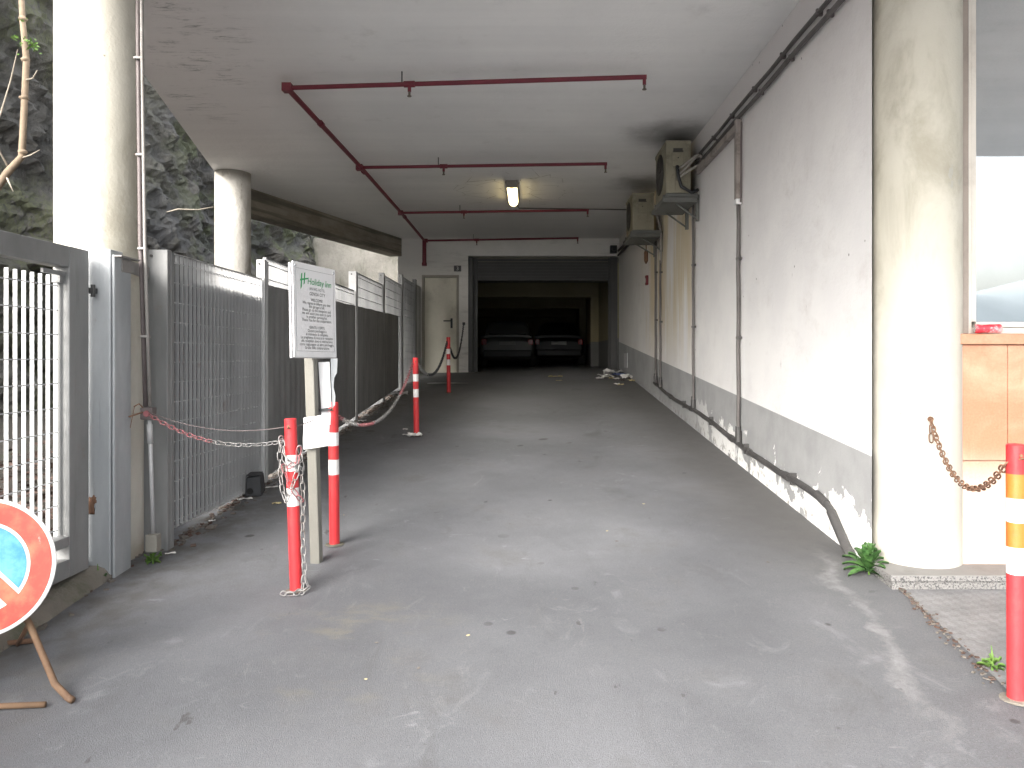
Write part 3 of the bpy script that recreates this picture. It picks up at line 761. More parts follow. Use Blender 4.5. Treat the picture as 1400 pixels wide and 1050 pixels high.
def make_gate():
    X = -2.51
    g = thing('grating_gate', 'grey framed gate with white vertical grating bars behind the round sign', 'gate', (X, 4.1, .3))
    z0, z1 = .395, 2.20
    mb = MB()
    mb.box((X - .088, 3.985, z0), (X, 4.16, z1)); mb.box((X - .085, .8, z1 - .115), (X - .001, 3.984, z1 - .001)); mb.box((X - .085, .8, z0), (X - .001, 3.984, z0 + .10)); mb.box((X - .085, .8, z0 + .17), (X - .001, 3.984, z0 + .225))
    mb.box((X - .088, .7, z0), (X, .8, z1))
    link('gate_frame', mb, 'gate_frame', g, bevel=.004)
    mb = MB(); grating(mb, .86, 3.96, z0 + .232, z1 - .165, X - .05, depth=.021, thick=.003, rim=False, rp=.0)
    link('grating_panel', mb, 'galv_light', g)
    mb = MB(); mb.box((X - .035, 3.8, z1 - .163), (X - .02, 3.982, z1 - .14)); mb.box((X - .075, 3.95, z1 - .20), (X - .03, 3.98, z1 - .14)); link_each('bracket', mb, 'gate_frame', g)
    mb = MB(); mb.box((X - .03, 4.165, 1.96), (X + .01, 4.225, 1.99)); mb.cyl((X + .005, 4.19, 1.94), (X + .005, 4.19, 2.01), .012, 8); link('hinge', mb, 'dark_metal', g)
    # post
    p = thing('gate_post', 'wide galvanised sheet steel gate post clamped to the cream column', 'post', (-2.5, 4.3, .35))
    mb = MB(); mb.box((-2.63, 4.225, .25), (-2.425, 4.36, 2.22)); mb.box((-2.422, 4.23, .25), (-2.405, 4.41, 2.19)); link('post_body', mb, 'galv_post', p, bevel=.012)
    mb = MB()
    pts = [(-2.404, 4.30, 2.135), (-2.404, 4.42, 2.135), (-2.45, 4.60, 2.135), (-2.455, 4.72, 2.135)]
    for a, b in zip(pts, pts[1:]):
        a, b = Vector(a), Vector(b); d = b - a; L = d.length
        mb.cb((a + b) / 2, (.012, L, .075), Matrix.Rotation(-math.atan2(d.x, d.y), 4, 'Z'))
    mb.box((-2.403, 4.225, 2.175), (-2.36, 4.43, 2.185))
    link('clamp_bar', mb, 'conduit', p, bevel=.003)
    mb = MB(); mb.blob((-2.545, 4.222, .73), .03, (1, .12, 1.5), .9, 3); mb.blob((-2.52, 4.222, .77), .018, (1, .12, 1.2), .8, 4); link_each('rust_patch', mb, 'rust', p, smooth=True)
    # kerb under the gate
    mb = MB()
    def fn(u, v):
        y = .5 + 3.75 * v; base = ground(-2.5, y); prof = [(-2.66, .075), (-2.50, .075), (-2.46, .06), (-2.425, .02), (-2.40, -.03)]
        k = min(int(u * 4), 3); q = u * 4 - k
        x = prof[k][0] + (prof[k + 1][0] - prof[k][0]) * q; h = prof[k][1] + (prof[k + 1][1] - prof[k][1]) * q
        return (x + .012 * mnoise.noise(Vector((y * 4, u, 0))), y, base + h + .008 * mnoise.noise(Vector((y * 9, u * 5, 3))))
    mb.grid(fn, 8, 60); struct('kerb', mb, 'kerb', smooth=True)
make_gate()

# conduits on the near left column
def make_column_conduit():
    c = thing('column_conduit', 'pair of grey conduits with clips and boxes running down the cream column', 'conduit', (-2.44, 4.5, .4))
    def pt(px, py, d=4.47): return at(px, py, d)
    mb = MB(); mb.tube([pt(188.5, -120), pt(189, 60), pt(192, 330), pt(199, 556)], .013, 10); link('pipe', mb, 'conduit_dark', c, smooth=True)
    mb = MB(); mb.tube([pt(193, -120, 4.45), pt(194, 60, 4.45), pt(198, 330, 4.45), pt(205, 556, 4.45)], .010, 10); link('pipe', mb, 'conduit', c, smooth=True)
    mb = MB(); mb.tube([pt(204.5, 572), pt(207, 650), pt(209.5, 732)], .012, 10); mb.tube([pt(204.6, 580), pt(205.5, 606)], .017, 10); link('pipe', mb, 'galv_pale', c, smooth=True)
    for (x, y) in ((187, 80), (190, 212), (192.5, 340), (196, 460)):
        p = pt(x, y, 4.46); mb = MB(); mb.cb(p + Vector((.012, 0, 0)), (.05, .04, .016)); link('clip', mb, 'conduit', c, bevel=.004)
    p = pt(203, 565); mb = MB(); mb.cb(p, (.075, .06, .075)); jb = link('junction_box', mb, 'conduit_dark', c, bevel=.008)
    mb = MB(); mb.lathe([(.0, -.006), (.018, -.006), (.02, 0)], 14, (0, 0, 0)); M = Matrix.Translation(p + Vector((.005, -.032, 0))) @ Matrix.Rotation(R(90), 4, 'X').inverted(); mb.v = [M @ v for v in mb.v]; sub('button', mb, 'chain_red', jb)
    p = pt(209.5, 742, 4.45); mb = MB(); mb.cb(p, (.072, .06, .105)); link('junction_box', mb, 'sign_post', c, bevel=.006)
    mb = MB(); mb.tube([pt(200, 562), pt(188, 566, 4.40), pt(176, 570, 4.37)], .005, 6); mb.tube([pt(198, 560), pt(190, 552, 4.40), pt(183, 556, 4.39)], .004, 6); mb.tube([pt(178, 585, 4.37), pt(181, 570, 4.37), pt(184, 556, 4.37)], .002, 5); link_each('wire', mb, 'rust', c)
make_column_conduit()

# ------------------------------------------------------------------ pipes on the side wall
WX = 2.0
def wp(y, z, off=.035): return Vector((WX - off, y, z))
def make_wall_pipes():
    d = thing('drain_pipe', 'dark dirty pipe along the foot of the white wall with four risers', 'pipe', (1.96, 4.5, .36))
    def zf(y): return .235 + ground(2, y) + .02 * math.sin(y * 1.7)
    pts = [wp(4.50, .385), wp(4.56, .42), wp(4.80, .60), wp(4.90, .632)] + [wp(5.2 + .3 * i, zf(5.2 + .3 * i) + (.005 * math.sin(i * 2.3))) for i in range(21)] + [wp(11.6, zf(11.6))]
    mb = MB(); mb.tube(pts, .024, 12); link('pipe', mb, 'pipe_dark', d, smooth=True)
    mb = MB(); mb.tube([wp(4.5, .385), wp(4.56, .42), wp(4.78, .585)], .030, 12); mb.cyl(wp(4.86, .62), wp(5.02, .655), .029, 12)
    for y in (5.55, 6.55, 7.1, 8.9, 10.2): mb.cyl(wp(y, zf(y)), wp(y + .09, zf(y + .09)), .031, 12)
    for y in (5.5, 6.7, 8.0, 9.4): mb.cb(wp(y, zf(y) - .0, .02), (.05, .025, .09))
    mb.cyl(wp(4.485, .37), wp(4.51, .395), .034, 12)
    link_each('joint', mb, 'pipe_dark', d, smooth=True, autos=40)
    for (y, zt, r) in ((6.93, 3.10, .018), (8.85, 3.50, .015), (11.08, 3.05, .016), (11.5, 3.45, .017)):
        zb = zf(y); mb = MB(); n = 10
        mb.tube([wp(y - (.03 if k == 0 else 0) + .012 * math.sin(k * 1.9 + y), zb + (zt - zb) * k / n, .03) for k in range(n + 1)], r, 10)
        rs = link('riser', mb, 'pipe_grey', d, smooth=True)
        mb = MB(); mb.tube([wp(y - .02, zb + .0, .032), wp(y - .01, zb + .12, .032)], r + .014, 10); mb.cyl(wp(y, zb + .12, .032), wp(y, zb + .16, .032), r + .008, 10)
        for zz in (zb + 1.0, zb + 1.75): mb.cb(wp(y, zz, .022), (.045, .06, .022))
        sub_each('collar', mb, 'pipe_dark', rs, smooth=True, autos=40)
    # overhead conduits
    for (z, y1, lab, r) in ((3.95, 8.75, 'upper of two grey conduits running under the ceiling along the white wall', .017), (3.858, 8.7, 'lower of two grey conduits running under the ceiling along the white wall', .019)):
        c = thing('wall_conduit', lab, 'conduit', wp(4.4, z))
        mb = MB(); mb.tube([wp(4.33 + (y1 - 4.33) * k / 8, z + .006 * math.sin(k * 2.2 + z * 9), .03) for k in range(9)], r, 10); link('pipe', mb, 'pipe_grey', c, smooth=True)
        for k in range(6):
            y = 4.9 + .72 * k + (z - 3.9) * 2
            mb = MB(); mb.cb(wp(y, z, .024), (.045, .022, .048)); link('clip', mb, 'conduit_dark', c, bevel=.003)
    # beige trunking with drop
    t_ = thing('cable_trunking', 'beige plastic trunking from the near air conditioner bending down the white wall', 'trunking', wp(6.95, 3.0))
    mb = MB(); mb.box((1.945, 6.98, 3.742), (1.998, 8.6, 3.812)); mb.box((1.943, 6.90, 3.09), (1.997, 6.976, 3.84)); link('channel', mb, 'trunk', t_, bevel=.006)
    mb = MB(); mb.box((1.94, 6.895, 3.035), (1.996, 6.985, 3.088)); link('end_piece', mb, 'white_board', t_, bevel=.006)
    mb = MB(); mb.tube([wp(6.86, 3.80, .02), wp(6.87, 3.6, .02), wp(6.87, 3.3, .02), wp(6.885, 3.05, .02)], .008, 6); link('cable', mb, 'conduit_dark', t_)
    # two conduits from far AC to the back corner
    for (z, lab) in ((3.90, 'upper dark conduit from far air conditioner to the garage corner'), (3.80, 'lower dark conduit from far air conditioner to the garage corner')):
        mb = MB(); mb.tube([wp(11.9, z - .16, .06), wp(12.3, z - .04, .05), wp(13.2, z, .04), wp(16.3, z + .05, .04)], .024, 10)
        o = link('wall_conduit', mb, 'conduit_dark', smooth=True); tag(o, lab, 'conduit')
    mb = MB(); mb.box((1.78, 16.27, 3.90), (1.93, 16.395, 4.07)); mb.cyl((1.86, 16.2, 3.99), (1.86, 16.28, 3.98), .05, 12)
    o = link('siren_box', mb, 'black_plastic', bevel=.008); tag(o, 'small black box on the wall above the garage corner', 'box')
    # red call point and pendant
    o = thing('fire_call_point', 'small red call point on the white wall below the far air conditioner', 'call point', wp(12.42, 2.85))
    mb = MB(); mb.box((1.955, 12.37, 2.81), (1.998, 12.47, 2.97)); link('case', mb, 'red_pipe', o, bevel=.006)
    mb = MB(); mb.box((1.948, 12.395, 2.85), (1.954, 12.445, 2.92)); link('button', mb, 'white_trash', o)
    o = thing('pendant_switch', 'dark red pendant switch hanging on a cable under the far air conditioner', 'switch', wp(12.42, 3.15))
    mb = MB(); mb.tube([wp(12.42, 3.72, .03), wp(12.43, 3.5, .03), wp(12.42, 3.38, .03)], .01, 6); link('cable', mb, 'rust', o)
    mb = MB(); mb.tube([wp(12.42, 3.40, .035), wp(12.42, 3.36, .035), wp(12.42, 3.22, .035), wp(12.42, 3.17, .035)], [.02, .034, .034, .012], 10); link('handle', mb, 'rust', o, smooth=True)
    # old vent patch low on the wall
    mb = MB(); mb.box((1.985, 15.0, 1.36), (1.999, 15.5, 1.66)); o = link('vent_plate', mb, 'board_edge', bevel=.003); tag(o, 'grey metal plate low on the dado near the garage', 'plate')
make_wall_pipes()

def make_ac(y0, L, x0, x1, z0, z1, label, hoses):
    a = thing('air_conditioner', label, 'air conditioner', ((x0 + x1) / 2, y0, z0), 'outdoor air conditioner units')
    mb = MB(); mb.box((x0, y0, z0), (x1, y0 + L, z1)); mb.box((x0 - .008, y0 - .008, z1 - .035), (x1 + .006, y0 + L + .008, z1 + .006))
    for k in range(4): mb.box((x0 + .03 + k * .012 * 0 + k * .07, y0 - .004, z0 + .02), (x0 + .036 + k * .07, y0 + .01, z1 - .06))
    cs = link('casing', mb, 'ac', a, bevel=.012)
    mb = MB(); yc, zc = y0 + L * .56, (z0 + z1) / 2; rr = min(L, z1 - z0) * .40
    for k in range(9):
        r = rr * (k + 1) / 9; mb.tube([(x0 - .010, yc + r * math.cos(q * .2618), zc + r * math.sin(q * .2618)) for q in range(24)], .004, 5, closed=True)
    for k in range(6): q = k * math.pi / 3; mb.cyl((x0 - .012, yc, zc), (x0 - .012, yc + rr * math.cos(q), zc + rr * math.sin(q)), .004, 5)
    mb.lathe([(.0001, 0), (rr, 0)], 24); n0 = len(mb.v) - 48
    for i in range(n0, len(mb.v)): v = mb.v[i]; mb.v[i] = Vector((x0 - .003, yc + v.x, zc + v.y))
    link('fan_grille', mb, 'ac_dark', a)
    xm = x0 + (x1 - x0) * .25
    mb = MB(); mb.box((xm, y0 - .018, z1 - .30), (xm + .13, y0 - .001, z1 - .135)); sc = link('service_cover', mb, 'ac', a, bevel=.006)
    mb = MB(); mb.box((xm + .01, y0 - .006, z1 - .115), (xm + .12, y0 - .0005, z1 - .085)); mb.box((xm + .005, y0 - .024, z1 - .13), (xm + .125, y0 - .009, z1 - .118)); mb.cyl((xm + .065, y0 - .022, z1 - .2), (xm + .065, y0 - .017, z1 - .2), .008, 8); link_each('handle_slot', mb, 'ac_dark', a)
    mb = MB()
    for yy in (y0 + .04, y0 + L - .1):
        mb.box((x0 - .03, yy, z0 - .055), (1.998, yy + .045, z0 - .012)); mb.box((1.96, yy, z0 - .32), (1.997, yy + .045, z0 - .06))
        mb.tube([(x0 + .03, yy + .022, z0 - .05), (1.97, yy + .022, z0 - .29)], .012, 6)
    link_each('bracket', mb, 'ac_bracket', a, bevel=.003)
    mb = MB(); mb.box((x0 - .05, y0 - .05, z0 - .115), (1.95, y0 + L + .04, z0 - .095)); mb.box((x0 - .05, y0 - .05, z0 - .094), (x0 - .04, y0 + L + .04, z0 - .065)); mb.box((x0 - .039, y0 - .05, z0 - .094), (1.95, y0 - .04, z0 - .06)); mb.box((x0 - .01, y0 - .02, z0 - .05), (1.97, y0 + .02, z0 - .008)); link('drip_tray', mb, 'ac_bracket', a, bevel=.003)
    mb = MB()
    for k, (zz, out) in enumerate(hoses):
        mb.tube([(xm + .05, y0 - .02, zz), (xm + .10, y0 - .08, zz + .03), (x1 + .03, y0 - .12, zz + .12 + out), (x1 + .09, y0 - .10, zz + .15 + out), (1.975, y0 - .3, 3.84)], .014, 8)
    if hoses: mb.mat(1).tube([(xm + .05, y0 - .03, z1 - .3), (xm + .055, y0 - .06, z1 - .42), (xm + .09, y0 - .07, z0 + .06), (x1 + .0, y0 - .06, z0 - .01), (x1 + .08, y0 - .03, z0 + .03)], .02, 8)
    else: mb.tube([(x1, y0 + .05, z0 + .25), (x1 + .05, y0 + .0, z0 + .2), (1.97, y0 + .02, z0 - .05), (1.975, y0 + .02, z0 - .5)], .014, 8)
    link_each('hose', mb, ['lag', 'black_plastic'], a, smooth=True)
make_ac(8.6, .72, 1.60, 1.885, 3.52, 4.13, 'nearer and larger yellowed air conditioner on brackets high on the white wall', ((3.78, .02), (3.68, 0), (3.72, .06)))
make_ac(11.0, .72, 1.54, 1.86, 3.50, 4.05, 'farther yellowed air conditioner on brackets nearer the garage', ())

# ------------------------------------------------------------------ ceiling fittings
def make_sprinklers():
    z = 4.12
    s = thing('sprinkler_pipework', 'dark red sprinkler pipework hanging under the grey ceiling', 'sprinkler pipes', (-2.28, 6.87, z))
    mb = MB(); mb.tube([(-2.285, 6.85, z), (-2.26, 9.77, z), (-2.27, 12.86, z), (-2.31, 15.97, z)], .027, 12)
    mb.tube([(-2.31, 15.95, z), (-2.31, 15.95, 3.60)], .045, 12); mb.cyl((-2.31, 15.95, 3.57), (-2.31, 15.95, 3.64), .055, 12)
    for y in (6.87, 9.77, 12.86, 15.95): mb.cb((-2.28, y, z), (.085, .085, .075))
    for y in (7.9, 9.95, 13.2): mb.cyl((-2.272, y, z), (-2.272, y + .07, z), .035, 12)
    link('main_pipe', mb, 'red_pipe', s, smooth=True, autos=40)
    for (y0, y1, x1, xm) in ((6.87, 6.60, 1.05, -1.12), (9.77, 9.58, 1.006, -1.15), (12.86, 12.62, 1.01, -1.16), (15.95, 15.6, 1.03, -1.16)):
        mb = MB(); mb.tube([(-2.28, y0, z), (x1, y1, z)], .022, 10)
        def yy(x): return y0 + (y1 - y0) * (x + 2.28) / (x1 + 2.28)
        for x in (xm, x1 - .02): mb.cyl((x, yy(x), z - .07), (x, yy(x), z + .01), .016, 10)
        mb.cyl((xm - .05, yy(xm - .05), z), (xm + .05, yy(xm + .05), z), .030, 10)
        b = link('branch_pipe', mb, 'red_pipe', s, smooth=True, autos=40)
        mb = MB()
        for x in (xm - .07,): mb.cyl((x, yy(x), z), (x, yy(x), CE + .005), .006, 6)
        sub_each('hanger', mb, 'dark_metal', b)
        for x in (xm, x1 - .02):
            mb = MB(); mb.cyl((x, yy(x), z - .105), (x, yy(x), z - .068), .011, 8); mb.cyl((x, yy(x), z - .115), (x, yy(x), z - .108), .02, 10); sub('sprinkler_head', mb, 'brass', b)
    # lamp
    l = thing('ceiling_lamp', 'lit fluorescent batten lamp glowing warm on the grey ceiling', 'lamp', (-.28, 11.6, CE))
    mb = MB(); mb.box((-.37, 10.95, CE - .055), (-.19, 12.30, CE - .003)); link('casing', mb, 'lamp_case', l, bevel=.01)
    mb = MB()
    def fn(u, v):
        a = math.pi * u; e = 1 if .04 < v < .96 else .75
        return (-.28 - .078 * math.cos(a) * e, 10.99 + 1.27 * v, CE - .056 - .085 * math.sin(a) * e)
    mb.grid(fn, 12, 24); link('diffuser', mb, 'diffuser', l, smooth=True)
    mb = MB(); mb.box((-.365, 10.93, CE - .12), (-.195, 10.949, CE - .01)); link('end_cap', mb, 'lamp_case', l, bevel=.006)
    mb = MB(); mb.tube([(-.26, 12.32, CE - .02), (-.2, 12.95, CE - .02), (.6, 13.0, CE - .02), (1.99, 13.1, CE - .02)], .010, 8)
    o = link('ceiling_conduit', mb, 'pipe_grey', smooth=True); tag(o, 'thin grey conduit across the ceiling from lamp to side wall', 'conduit')
make_sprinklers()

# ------------------------------------------------------------------ bollards
def make_bollard(loc, h, label, tilt, group, orange=False):
    r = .033
    b = thing('bollard', label, 'bollard', loc, group, world=False)
    segs = [(0, .5), (.5, .6), (.6, .697), (.697, .785), (.785, 1)]
    def band(f0, f1, rad, cap=False):
        m = MB(); p = [(rad, h * f0), (rad, h * f1)]
        if cap: p = [(rad, h * f0), (rad, h * f1 - .004), (rad - .004, h * f1), (.0001, h * f1 + .001)]
        return m.lathe(p, 28)
    mb = band(-.05, 1.0, r, True); link('tube', mb, 'bollard_red', b, smooth=True, autos=35)
    for f0, f1 in ((.495, .60), (.697, .79)): link('white_band', band(f0, f1, r + .0009), 'bollard_white', b, smooth=True)
    if orange:
        for f0, f1 in ((.60, .697), (.79, .885)): link('reflective_band', band(f0, f1, r + .0007), 'bollard_orange', b, smooth=True)
    mb = MB(); mb.tube([(-.008 , -r - .001, h * .945), (0, -r - .014, h * .95), (.008, -r - .001, h * .945)], .0035, 6); mb.cyl((0, -r + .002, h * .958), (0, -r - .003, h * .958), .007, 8); link('eyelet', mb, 'rust', b)
    mb = MB(); mb.lathe([(r + .03, .003), (r + .022, .008), (r, .010)], 20); link('base_ring', mb, 'kerb', b)
    b.rotation_euler = tilt
    return b
BG = 'red and white bollards along the drive'
B = []
for (px, py, tp, lab, tilt, ora) in (
    (405, 808, 572, 'nearest bollard on the left, leaning and wrapped in loose chain', (R(-.4), R(-2.1), 0), False),
    (457.5, 745, 550, 'upright bollard standing just right of the white sign post', (0, R(-.6), 0), False),
    (569.5, 596, 489, 'bollard farther up the drive with white paper rubbish at its foot', (0, R(-.8), 0), False),
    (613.5, 537, 461, 'farthest bollard, standing in front of the cream door', (0, R(-.4), 0), False),
    (1389.5, 957, 607, 'bollard with orange bands at the pavement edge by the shop front', (0, R(-.2), 0), True)):
    g = gpt(px, py); h = (py - tp) * g.y / F
    B.append((make_bollard(g, h, lab, tilt, BG, ora), g, h))
def btop(i, f=.95):
    b, g, h = B[i]
    return g + (Matrix.Rotation(b.rotation_euler.y, 3, 'Y') @ Vector((0, 0, h * f)))

# ------------------------------------------------------------------ chains
def link_mesh(mb, c, t, side, L, W, r):
    n = side.cross(t); pts = []
    for k in range(14):
        q = 2 * math.pi * k / 14; ca, sa = math.cos(q), math.sin(q)
        u = ca * W * .5 + 0; v = sa * W * .5 + (1 if sa >= 0 else -1) * (L - W) * .5 if abs(sa) > .05 else 0
        pts.append(c + side * u + t * v)
    mb.tube(pts, r, 5, closed=True)
def chain_mb(mb, pts, L=.05, W=.026, r=.0032, colour=lambda s: 0):
    pts = [Vector(p) for p in pts]; seg = [0]
    for a, b in zip(pts, pts[1:]): seg.append(seg[-1] + (b - a).length)
    pitch = L - 2.6 * r; n = max(1, int(seg[-1] / pitch)); rnd = random.Random(n)
    for i in range(n):
        s = (i + .5) * seg[-1] / n
        k = max(j for j in range(len(pts) - 1) if seg[j] <= s + 1e-9); q = (s - seg[k]) / (seg[k + 1] - seg[k])
        c = pts[k].lerp(pts[k + 1], q); t = (pts[k + 1] - pts[k]).normalized()
        a = Vector((0, 0, 1)) if abs(t.z) < .9 else Vector((0, 1, 0)); a = (a - t * a.dot(t)).normalized(); b = t.cross(a)
        ang = (math.pi / 4 + (math.pi / 2 if i % 2 else 0)) + rnd.uniform(-.25, .25)
        mb.mat(colour(s / seg[-1])); link_mesh(mb, c, t, a * math.cos(ang) + b * math.sin(ang), L, W, r)
def cat(a, b, sag, n=24):
    a, b = Vector(a), Vector(b)
    return [a.lerp(b, k / n) - Vector((0, 0, sag * 4 * (k / n) * (1 - k / n))) for k in range(n + 1)]
def chain_thing(pts, label, mats, **k):
    mb = MB(); chain_mb(mb, pts, **k)
    o = link('chain', mb, mats, smooth=True); tag(o, label, 'chain'); return o
b0 = B[0][1]
chain_thing(cat(at(203, 566, 4.42), btop(0, .87) + Vector((-.04, -.01, 0)), .085), 'red and bare steel chain from the cream column to the nearest left bollard', ['chain_red', 'steel'], L=.043, W=.022, r=.0025, colour=lambda s: 0 if s < .5 else 1)
mb = MB(); mb.tube(cat(at(203, 563, 4.43), btop(0, .95) + Vector((-.03, .02, 0)), .06), .0028, 5); mb.tube([btop(0, .95) + Vector((.03, .02, 0)), at(430, 574, 4.40), at(438, 571, 4.38), btop(1, .88) + Vector((-.03, -.02, 0))], .003, 5)
o = link('wire', mb, 'conduit_dark'); tag(o, 'thin rusty wire strung from the column past bollard and sign post', 'wire')
# loose chain wound on the nearest bollard
mb = MB(); ax = btop(0, 0.0)
def on(f, ang, rad=.045): return btop(0, f) + Vector((math.cos(ang) * rad, math.sin(ang) * rad, 0))
chain_mb(mb, [on(.90, 3.6, .05), on(.80, 3.4, .06), on(.68, 3.5, .06), on(.58, 3.8, .055), on(.53, 4.2, .05), on(.60, 4.9, .05), on(.68, 5.5, .05), on(.74, 5.9, .048)], colour=lambda s: 0)
chain_mb(mb, [on(.88, 3.5, .048), on(.79, 4.2, .046), on(.75, 4.8, .046), on(.73, 5.4, .046), on(.75, 6.1, .046)], colour=lambda s: 0)
chain_mb(mb, [on(.76, 3.6, .046), on(.74, 4.3, .046), on(.735, 5.0, .046), on(.76, 5.8, .046), on(.84, 6.1, .05), on(.82, 6.3, .05), on(.70, 6.2, .06)], colour=lambda s: 1 if .2 < s < .6 else 0)
chain_mb(mb, [on(.74, 4.0, .05), on(.66, 4.5, .05), on(.60, 5.0, .052), on(.56, 5.5, .055), on(.52, 6.0, .06)], colour=lambda s: 1)
drop = [on(.72, 6.0, .055), on(.60, 6.1, .062), on(.5, 6.05, .062), on(.35, 6.0, .055), on(.2, 6.0, .055), on(.08, 6.0, .06)]
chain_mb(mb, drop + [on(.03, 5.9, .085), on(.012, 5.4, .08), on(.012, 4.9, .07), on(.012, 4.3, .065)], colour=lambda s: 0)
chain_mb(mb, [on(.10, 5.9, .06), on(.03, 5.6, .06), on(.014, 5.0, .09), on(.014, 4.5, .10), on(.014, 4.0, .09)], colour=lambda s: 0)
o = link('chain', mb, ['steel', 'chain_red'], smooth=True); tag(o, 'loose steel chain wound round the nearest left bollard and trailing to the ground', 'chain')
chain_thing(cat(btop(1, .90) + Vector((.03, 0, 0)), btop(2, .94) + Vector((-.03, 0, 0)), .30), 'long sagging red and silver chain from second to third left bollard', ['chain_red', 'steel'], L=.055, W=.029, r=.0036, colour=lambda s: 1 if (.04 < s < .18 or .34 < s < .72) else 0)
chain_thing(cat(btop(2, .92) + Vector((.03, 0, 0)), btop(3, .93) + Vector((-.02, 0, 0)), .32), 'dark chain sagging between the two farthest left bollards', ['black_plastic', 'steel'], L=.06, W=.034, r=.0052, colour=lambda s: 0 if s > .25 else 1)
chain_thing(cat(btop(3, .80) + Vector((.03, 0, 0)), (-1.49, 16.36, 2.33), .42), 'dark chain from the farthest bollard to the hook beside the cream door', ['black_plastic'], L=.06, W=.034, r=.0052)
# right hand chain
hook = Vector((2.297, 4.352, 0)); dirv = Vector((at(1268, 573, 4.16).x - hook.x, at(1268, 573, 4.16).y - hook.y, 0)).normalized()
hk = hook + dirv * .245; hk.z = at(1268, 573, hk.y).z
mb = MB(); mb.tube([hk - dirv * .02, hk + dirv * .02, hk + dirv * .03 + Vector((0, 0, -.012)), hk + dirv * .018 + Vector((0, 0, -.024))], .005, 8); mb.lathe([(.0001, 0), (.016, 0), (.016, .004)], 12, (0, 0, 0), dirv.to_track_quat('Z', 'Y').to_matrix()); 
for i in range(len(mb.v) - 36, len(mb.v)): mb.v[i] = mb.v[i] + hk
o = link('wall_hook', mb, 'rust', smooth=True); tag(o, 'small rusty hook set in the cream column on the right', 'hook')
chain_thing(cat(hk + dirv * .02 + Vector((0, 0, -.02)), btop(4, .925) + Vector((-.036, .0, 0)), .215), 'short rusty chain from the right column to the orange banded bollard', ['rust'], L=.046, W=.027, r=.0038)
chain_thing([hk + dirv * .02 + Vector((-.006, 0, -.03)), hk + dirv * .02 + Vector((-.002, 0, -.13))], 'loose end of rusty chain hanging from the hook on the right column', ['rust'], L=.05, W=.024, r=.0036)

